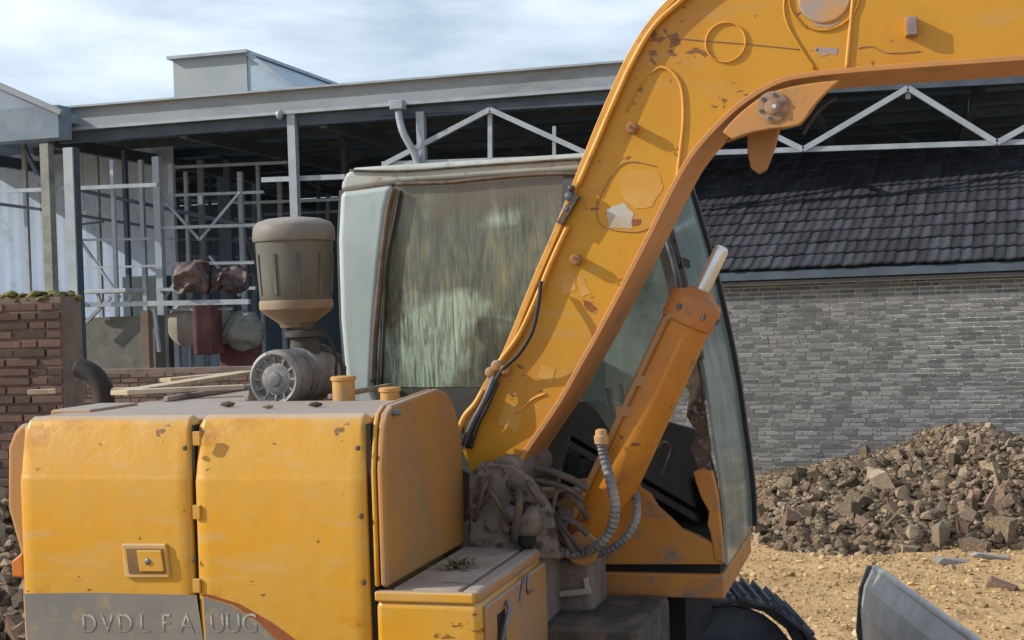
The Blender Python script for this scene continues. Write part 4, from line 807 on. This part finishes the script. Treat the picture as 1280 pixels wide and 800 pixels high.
for k in range(10):
    a = 2*math.pi*k/10+.2; b = bmesh.new(); c_ = Vector((math.cos(a), math.sin(a), 0)); bar(b, pc_+c_*47.5*ppx-Z*(pz(318)), pc_+c_*44.8*ppx-Z*(pz(368)), .012, .006); link('bowl_rib', b, PCL, pre)
# air cleaner canister lying across
ca = P(344, 474, 4.48); cp = (ca-EYE).length/F
can = link('air_cleaner', lathe(bmesh.new(), ca, (0.05, 1, 0), [(0, 14*cp), (.004, 20*cp), (.012, 22*cp), (.012, 25*cp), (.0, 27*cp), (-.012, 31*cp), (.0, 35.5*cp), (.03, 36.5*cp), (.05, 36*cp), (.055, 33*cp), (.16, 33*cp), (.162, 36*cp), (.18, 36*cp), (.182, 33*cp), (.34, 33*cp), (.35, 28*cp)], 40), ALU, EX); smoothang(can)
o = link('cover_hub', lathe(bmesh.new(), ca, (0.05, -1, 0), [(-.004, 17*cp), (.003, 17*cp), (.006, 14*cp), (.006, 9*cp), (.014, 8*cp), (.016, 5*cp)], 24), ALU, can); smoothang(o)
for k in range(12):
    a = 2*math.pi*k/12; c_ = Vector((math.cos(a), 0, math.sin(a))); b = bmesh.new(); bar(b, ca+c_*18*cp+Vector((0, .008, 0)), ca+c_*28*cp+Vector((0, -.004, 0)), .006, .008); link('cover_rib', b, ALU, can)
for k in range(5):
    y = .05+.055*k; b = bmesh.new(); tube(b, [ca+Vector((.0+34*cp*math.cos(t), y, 34*cp*math.sin(t))) for t in [math.pi*q/10-.5 for q in range(14)]], .006, 6, 1); link('clamp_band', b, STD, can, smooth=True)
link('intake_hose', tube(bmesh.new(), [ca+Vector((.02, .25, .06)), P(400, 440, 4.8), P(420, 455, 4.85), P(428, 500, 4.85)], .035, 12, 6, rib=.016), RUBD, EX)
link('cable', tube(bmesh.new(), [P(396, 405, 4.7), P(412, 425, 4.7), P(420, 450, 4.7), P(418, 500, 4.7)], .006, 6), RUB, EX, smooth=True)
b = bmesh.new(); q = P(345, 512, 4.6); box(b, (q.x-.06, 4.5, zt-.01), (q.x+.07, 4.85, zt+.05)); link('canister_bracket', b, RUBD, EX, bevel=.006)
# yellow filler stubs
for u, v0, r, lb in ((429, 470, 16, 0), (487, 484, 14, 1)):
    q = P(u, v0, 4.4); qp = (q-EYE).length/F
    o = link('filler_neck', lathe(bmesh.new(), q, (0, 0, -1), [(0, (r-2)*qp), (.004, r*qp), (.014, r*qp), (.016, (r-2)*qp), (.16, (r-2)*qp)], 24), mat('stub_paint', (.50, .26, .06), (.38, .22, .10), (.2, .14, .1), scale=6, p3=(.55, .7)), EX); smoothang(o)
# exhaust elbow
ye = 5.2; o = link('exhaust_pipe', tube(bmesh.new(), [P(132, 530, ye), P(131, 505, ye), P(127, 484, ye), P(116, 468, ye), P(98, 459, ye)], .045, 18, 6, cap=False), mat('burnt_steel', (.012, .011, .011), (.03, .024, .02), scale=6, rough=.7), EX, smooth=True)
s_ = o.modifiers.new('solid', 'SOLIDIFY'); s_.thickness = .006
# grey hose or dirt between planks
b = bmesh.new(); box(b, (xa-.04, 4.0, zt-.03), (xa+.12, 4.3, zt+.006)); link('hood_corner', b, BRN, EX, bevel=.01)
# ---- cab
YR, YL = 5.08, 6.02
roof = link('cab_roof', trace([(424, 240), (426, 228), (431, 217), (442, 209), (500, 205), (600, 199), (735, 190), (790, 190), (806, 200), (815, 222), (806, 226), (735, 214), (600, 222), (492, 230)], YR, YL), CABR, EX, bevel=.03, seg=4)
link('roof_gutter', strip('x', [(436, 214), (500, 212), (600, 206), (735, 197), (792, 197)], YR-.02, YR+.01, .012, CABR, EX, 1).data.name and bmesh.new(), CABR, EX) if False else None
g_ = bmesh.new(); tube(g_, [P(u, v, YR-.008) for u, v in ((437, 213), (500, 214), (560, 210), (600, 207), (735, 198), (792, 197))], .005, 8, 4); link('roof_gutter', g_, RUBD, EX, smooth=True)
link('rear_pillar', trace([(424, 238), (492, 229), (484, 262), (476, 330), (470, 400), (466, 484), (480, 520), (480, 720), (438, 720), (430, 470), (424, 400), (421, 300)], YR, YR+.09), CABP, EX, bevel=.03, seg=4)
link("rear_pillar", trace([(424, 238), (480, 229), (466, 484), (480, 520), (480, 720), (438, 720), (430, 470), (424, 400), (421, 300)], YL-.06, YL), CABI, EX)
xr_ = P(424, 300, YR).x; zr0 = 1.18; zr1 = P(430, 232, YR).z
b = bmesh.new(); box(b, (xr_+.01, YR+.09, zr0), (xr_+.04, YL-.06, zr0+.75)); link('rear_panel', b, BLK, EX)
b = bmesh.new(); box(b, (xr_+.01, YR+.09, zr1-.10), (xr_+.04, YL-.06, zr1)); link('rear_panel', b, CABI, EX)
# seam and rubber between pillar and window
link('window_seal', tube(bmesh.new(), [P(u, v, YR-.005) for u, v in ((492, 236), (484, 270), (476, 340), (470, 400), (467, 440), (466, 478))], .012, 8, 4), mat('seal_grime', (.10, .075, .055), (.16, .12, .10), (.03, .03, .03), scale=12, rough=.9), EX, smooth=True)
link('window_seal', tube(bmesh.new(), [P(u, v, YR-.003) for u, v in ((500, 238), (496, 262), (484, 330), (480, 400), (477, 480))], .007, 8, 4), RUB, EX, smooth=True)
link('window_seal', tube(bmesh.new(), [P(u, v, YR-.004) for u, v in ((494, 230), (560, 228), (600, 224), (700, 217), (806, 224))], .008, 8, 4), mat('seal_grime', (.1, .1, .1)), EX, smooth=True)
w1 = link('side_window', trace([(494, 230), (600, 223), (704, 216), (700, 300), (696, 400), (692, 484), (468, 484), (470, 400), (478, 320), (484, 262)], YR+.012, YR+.018), GL1, EX); w1['label'] = 'streaked grimy rear side window with pale patches'
link('window_frame', trace([(704, 216), (722, 215), (716, 300), (712, 400), (710, 520), (690, 520), (694, 400), (699, 300)], YR, YR+.05), CABI, EX)
link('lower_side', trace([(466, 486), (700, 484), (716, 496), (716, 520), (700, 600), (700, 716), (480, 716), (480, 520)], YR+.004, YR+.04), mat('cab_lower_dark', (.05, .055, .05), (.08, .07, .055), scale=5), EX)
w2 = link('side_window', trace([(722, 215), (808, 226), (826, 290), (845, 380), (852, 430), (846, 470), (838, 500), (828, 540), (806, 520), (792, 560), (772, 552), (760, 534), (744, 512), (724, 498), (712, 490), (716, 400)], YR+.012, YR+.018), GL2, EX); w2['label'] = 'dusty green side window broken off along its lower edge'
# front pillar along the curve
FC = [(800, 196), (812, 214), (822, 246), (836, 294), (850, 346), (862, 398), (873, 450), (882, 500), (889, 550), (896, 600), (902, 650), (905, 708)]
def sweep(name, line, Y0, Y1, th, m, du=0, sm_n=4, parent=None):
    pts = [P(u+du, v, YR) for u, v in sm(line, sm_n)]; b = bmesh.new(); rows = []
    for i, p in enumerate(pts):
        d = (pts[min(i+1, len(pts)-1)]-pts[max(i-1, 0)]); d.y = 0; d.normalize(); n_ = Vector((-d.z, 0, d.x))*th
        rows.append([b.verts.new(q) for q in (Vector((p.x, Y0, p.z)), Vector((p.x, Y1, p.z)), Vector((p.x, Y1, p.z))+n_, Vector((p.x, Y0, p.z))+n_)])
    for r, s in zip(rows, rows[1:]):
        for k in range(4): b.faces.new((r[k], r[(k+1) % 4], s[(k+1) % 4], s[k]))
    b.faces.new(rows[0][::-1]); b.faces.new(rows[-1]); return link(name, b, m, parent or EX, smooth=True)
ps_ = sweep('front_pillar', FC[1:8], YR, YR+.05, -.055, mat('pillar_dark', (.035, .035, .035), (.07, .06, .05), (.16, .14, .11), scale=7, rough=.6)); smoothang(ps_)
ws = sweep('windshield', FC[1:], YR+.03, YL-.035, .012, GL3); smoothang(ws, 50)
o = sweep('windshield_seal', FC[1:], YL-.035, YL+.01, .03, RUB); smoothang(o)
o = sweep('windshield_seal', FC[1:7], YR, YR+.03, .02, RUB); smoothang(o)
o = sweep('left_front_pillar', FC[1:], YL-.05, YL-.002, -.045, RUB); smoothang(o)
# orange peeled remains of the lower front post and lower side panel
ORL = mat('peeling_orange', (.45, .19, .05), (.52, .22, .04), (.24, .17, .13), scale=4, rough=.65, bscale=25, bump=.25, p3=(.53, .66))
link('door_lower_panel', tri(trace([(718, 600), (760, 596), (792, 598), (800, 610), (812, 618), (822, 634), (838, 648), (852, 662), (872, 670), (892, 680), (900, 690), (904, 706), (716, 706)], YR-.01, YR+.03)), ORL, EX, bevel=.006)
link('front_post', tri(trace([(866, 590), (878, 586), (890, 590), (897, 620), (901, 660), (905, 705), (893, 700), (888, 668), (884, 655), (886, 640), (876, 622), (870, 605)], YR-.016, YR+.06)), ORL, EX, bevel=.006)
link('torn_trim', tri(trace([(848, 440), (858, 425), (868, 440), (880, 500), (888, 560), (888, 590), (872, 584), (864, 560), (870, 540), (858, 520), (862, 490), (850, 470)], YR-.006, YR+.02)), mat('torn_rubber', (.10, .075, .06), (.03, .028, .03), (.22, .18, .15), scale=14, rough=.9, p3=(.55, .62)), EX)
# interior
b = bmesh.new(); box(b, (xr_+.02, YR+.04, 1.12), (P(895, 700, YR).x, YL-.02, 1.20)); link('cab_floor', b, BLK, EX)
zs = P(750, 500, YL).z
fl = link('left_lower_side', trace([(440, 500), (740, 502), (880, 540), (896, 600), (904, 706), (440, 706)], YL-.03, YL), BLK, EX)
link('left_window_frame', trace([(560, 210), (590, 210), (590, 505), (560, 505)], YL-.04, YL), BLK, EX)
link('left_window', trace([(590, 215), (806, 222), (836, 310), (860, 400), (876, 500), (740, 502), (590, 500)], YL-.022, YL-.016), GL2, EX)
link('left_window', trace([(440, 232), (560, 215), (560, 500), (440, 500)], YL-.022, YL-.016), GL2, EX)
xs0 = P(600, 560, 5.5).x
b = bmesh.new(); box(b, (xs0, 5.28, 1.35), (xs0+.45, 5.8, 1.52)); seat = link('seat', b, BLK, EX, bevel=.05, seg=3)
b = bmesh.new(); bar(b, (xs0+.02, 5.54, 1.5), (xs0-.10, 5.54, 2.12), .12, .48); link('seat_back', b, BLK, EX, bevel=.04, seg=3)
b = bmesh.new(); box(b, (xs0-.05, 5.3, 1.19), (xs0+.4, 5.75, 1.36)); link('seat_base', b, BLK, EX)
b = bmesh.new(); box(b, (xs0-.05, 5.10, 1.2), (xs0+.5, 5.26, 1.62)); link('side_console', b, BLK, EX, bevel=.03)
xc_ = P(800, 560, 5.5).x
for dy in (-.12, .12):
    b = bmesh.new(); tube(b, [(xc_-.05, 5.5+dy, 1.2), (xc_-.06, 5.5+dy, 1.5), (xc_-.1, 5.5+dy, 1.85)], .012, 8, 3); link('travel_lever', b, BLK, EX, smooth=True)
b = bmesh.new(); tube(b, [P(826, 596, YR+.1), P(832, 580, YR+.1), P(838, 560, YR+.1), P(830, 552, YR+.08), P(822, 560, YR+.08)], .007, 6); link('bent_handle', b, STL, EX, smooth=True)
# mirror/wiper gear behind the boom at the front pillar
link('grab_handle', tube(bmesh.new(), [P(830, 292, YR-.02), P(838, 315, YR-.05), P(846, 345, YR-.05), P(850, 372, YR-.02)], .011, 8), STD, EX, smooth=True)
b = bmesh.new(); bar(b, P(845, 326, YR-.01), P(858, 330, YR+.2), .03); link('wiper_arm', b, BLK, EX)
b = bmesh.new(); bar(b, P(834, 296, YR+.3), P(852, 340, YR+.4), .012); link('wiper_arm', b, BLK, EX)
# deck edge below the cab
za = P(830, 712, YR).z; zb_ = P(830, 746, YR).z
b = bmesh.new(); box(b, (P(753, 720, YR-.02).x, YR-.02, zb_), (P(905, 720, YR-.02).x, YL-.02, za-.012)); link('cab_deck', b, ORL, EX, bevel=.01)
b = bmesh.new(); box(b, (P(753, 720, YR).x, YR+.01, za-.012), (P(900, 720, YR).x, YL-.04, za+.03)); link('cab_mount', b, BLK, EX)
b = bmesh.new(); box(b, (P(753, 720, YR).x+.05, YR+.1, zb_-.28), (P(900, 720, YR).x-.15, YL-.1, zb_-.002)); link('deck_underframe', b, BLK, EX)
# ---- undercarriage: stands turned 16 degrees from the upper body
def UL(a, b_, z): return R0*a+F0*b_+Z*z
RU = Matrix((R0, F0, Z)).transposed()
zTt = EYE.z-(P(850, 752, 5).z*0+ (752+ROLL*210*1-380)/F*6.05)
rT = .40; zc = zTt-rT; aI = (900-640)/F*6.05; aS = aI-2.35
def shoe_mesh():
    b = bmesh.new(); box(b, (-.078, -.21, 0), (.078, .21, .016))
    for x in (-.055, 0, .055): box(b, (x-.006, -.21, .0161), (x+.006, .21, .040))
    for y in (-.07, .05): box(b, (-.085, y, -.045), (.085, y+.025, -.001))
    bmesh.ops.recalc_face_normals(b, faces=b.faces); me = bpy.data.meshes.new('track_shoe'); b.to_mesh(me); b.free(); me.materials.append(STD); return me
sme = shoe_mesh()
def track(bc):
    tr = link('track_frame', bar(bmesh.new(), UL(aS+.1, bc, zc), UL(aI-.1, bc, zc), .22, .26), RUBD, EX, bevel=.02)
    Ls = aI-aS; per = 2*Ls+2*math.pi*rT; n_ = round(per/.165); base = WL[tr.name]
    for k in range(n_):
        s = per*k/n_
        if s < Ls: a, z, th = aS+s, zc+rT, 0
        elif s < Ls+math.pi*rT: t = (s-Ls)/rT; a, z, th = aI+rT*math.sin(t), zc+rT*math.cos(t), -t
        elif s < 2*Ls+math.pi*rT: a, z, th = aI-(s-Ls-math.pi*rT), zc-rT, math.pi
        else: t = (s-2*Ls-math.pi*rT)/rT; a, z, th = aS-rT*math.sin(t), zc-rT*math.cos(t), math.pi-t
        if th == 0: z -= .03*math.sin(math.pi*(a-aS)/Ls)
        o = bpy.data.objects.new('track_shoe', sme); COL.objects.link(o); o.parent = tr
        m3 = RU.to_3x3() @ Matrix.Rotation(-th if False else -th*-1*-1, 3, 'Y')
        m4 = m3.to_4x4(); m4.translation = UL(a, bc, z)-base; o.matrix_local = m4
    for a in (aI, aS): o = link('track_wheel', lathe(bmesh.new(), UL(a, bc-.06, zc), F0, [(0, .10), (.01, .28), (.03, .34), (.09, .34), (.11, .28), (.12, .1)], 28), STD, tr); smoothang(o)
    for k in range(5): o = link('roller', lathe(bmesh.new(), UL(aS+.4+k*.38, bc-.12, zc-.27), F0, [(0, .06), (.01, .08), (.23, .08), (.24, .06)], 16), STD, tr); smoothang(o)
    for k in range(2): o = link('roller', lathe(bmesh.new(), UL(aS+.8+k*.8, bc-.12, zc+.24), F0, [(0, .04), (.01, .06), (.23, .06), (.24, .04)], 16), STD, tr); smoothang(o)
track(6.20); track(4.35)
b = bmesh.new(); bar(b, UL((aI+aS)/2, 4.4, zc), UL((aI+aS)/2, 6.1, zc), .9, .26); link('track_cross_frame', b, RUBD, EX, bevel=.03)
b = bmesh.new(); lathe(b, UL((aI+aS)/2, 5.25, zc), (0, 0, 1), [(0, .45), (.3, .45), (.3, .42), (.9-zc, .42)], 36); link('slew_ring', b, RUBD, EX, smooth=False)
# dozer blade
dA = 6.5; zA = EYE.z-(712+ROLL*435-380)/F*dA; lb = (1084-640)/F*dA
b = bmesh.new(); pr = [(-.015, 0), (-.055, -.08), (-.075, -.2), (-.07, -.34), (-.03, -.50), (0, -.56), (.02, -.56), (-.01, -.48), (-.045, -.34), (-.05, -.2), (-.03, -.08), (.012, 0)]
bb = [UL(lb+x, dA, zA+z) for x, z in pr]; prism(b, bb, -F0*2.5); blade = link('dozer_blade', tri(b), mat('blade_paint', (.56, .56, .55), (.45, .45, .43), (.30, .25, .19), scale=5, rough=.6, p3=(.58, .72)), EX)
b = bmesh.new(); prism(b, [UL(lb-.03, dA+.001, zA+.015), UL(lb-.075, dA+.001, zA-.1), UL(lb-.095, dA+.001, zA-.3), UL(lb-.05, dA+.001, zA-.56), UL(lb+.02, dA+.001, zA-.56), UL(lb+.02, dA+.001, zA-.0)], F0*.02); link('blade_end_plate', tri(b), STD, blade)
b = bmesh.new(); tube(b, [UL(lb, dA-.02, zA+.006), UL(lb, dA-2.48, zA+.006)], .018, 10, 1); link('blade_top_pipe', b, MATS['blade_paint'], blade, smooth=True)
for q in (5.0, 5.6):
    b = bmesh.new(); bar(b, UL(lb-.06, q, zA-.35), UL(aI-.3, q, zc-.05), .10, .12); link('blade_arm', b, STD, EX, bevel=.01)
# ------------------------------------------------------------------ loose things lying on the machine
PL = [((142, 504, 4.9), (230, 493, 5.0), .05, 'long pale plank lying furthest left on the engine hood'), ((150, 508, 4.6), (312, 486, 5.4), .09, 'widest pale plank on the engine hood, running to the air cleaner'),
      ((160, 513, 4.55), (306, 502, 4.75), .05, 'front plank on the engine hood, nearest the doors'), ((208, 498, 5.2), (312, 480, 5.7), .07, 'rear plank on the engine hood, behind the widest plank'), ((36, 520, 4.4), (70, 515, 4.45), .03, 'short pale lath on the rear left corner of the hood')]
for k, (a, c, w, lb_) in enumerate(PL):
    A_ = P(*a); C_ = P(*c); A_.z = C_.z = zt+.012+.006*k
    # slide the ends along their rays on to the hood
    def onhood(u, v, z): d = ray(u, v); return EYE+d*((z-EYE.z)/d.z)
    z = zt+.014+.007*k; A_ = P(a[0], a[1], a[2]); A_ = Vector((P(a[0], 520, a[2]).x, a[2], z)); C_ = Vector((P(c[0], 505, c[2]).x, c[2], z+(.03 if k == 1 else 0)))
    b = bmesh.new(); bar(b, A_, C_, w, .018); o = link('plank', b, PLK, bevel=.003); tag(o, lb_, 'plank', 'planks lying on the engine hood')
rr = random.Random(5)
for (u, y, s, lb_) in ((335, 4.05, .022, 'small grey clod on the hood edge under the air cleaner'), (285, 4.15, .03, 'flat clod of dirt on the hood left of the air cleaner'), (395, 4.1, .026, 'clod of dirt right of the air cleaner on the hood edge')):
    me = SM[4]; o = bpy.data.objects.new('dirt_clod', me); COL.objects.link(o); o.location = (P(u, 515, y).x, y, zt+s*.2); o.scale = (s*1.4, s, s*.7); tag(o, lb_, 'dirt clod')
tf = bmesh.new(); c_ = P(572, 690, 4.1); c_.z = zb1+.004
for k in range(70):
    a = rr.uniform(0, 6.28); e_ = rr.uniform(.05, .9); L_ = rr.uniform(.03, .075); d = Vector((math.cos(a)*math.cos(e_), math.sin(a)*math.cos(e_), math.sin(e_)*.6)); s = c_+Vector((rr.uniform(-.04, .04), rr.uniform(-.05, .05), 0)); w = d.cross(Z).normalized()*.005
    m_ = s+d*L_*.5+Z*.008; e2 = s+d*L_-Z*.002
    vs = [tf.verts.new(q) for q in (s, m_+w, e2, m_-w)]; tf.faces.new(vs)
o = link('dry_weed', tf, LEAF); tag(o, 'tuft of dry dark leaves lying on the dusty tool box lid', 'weed')
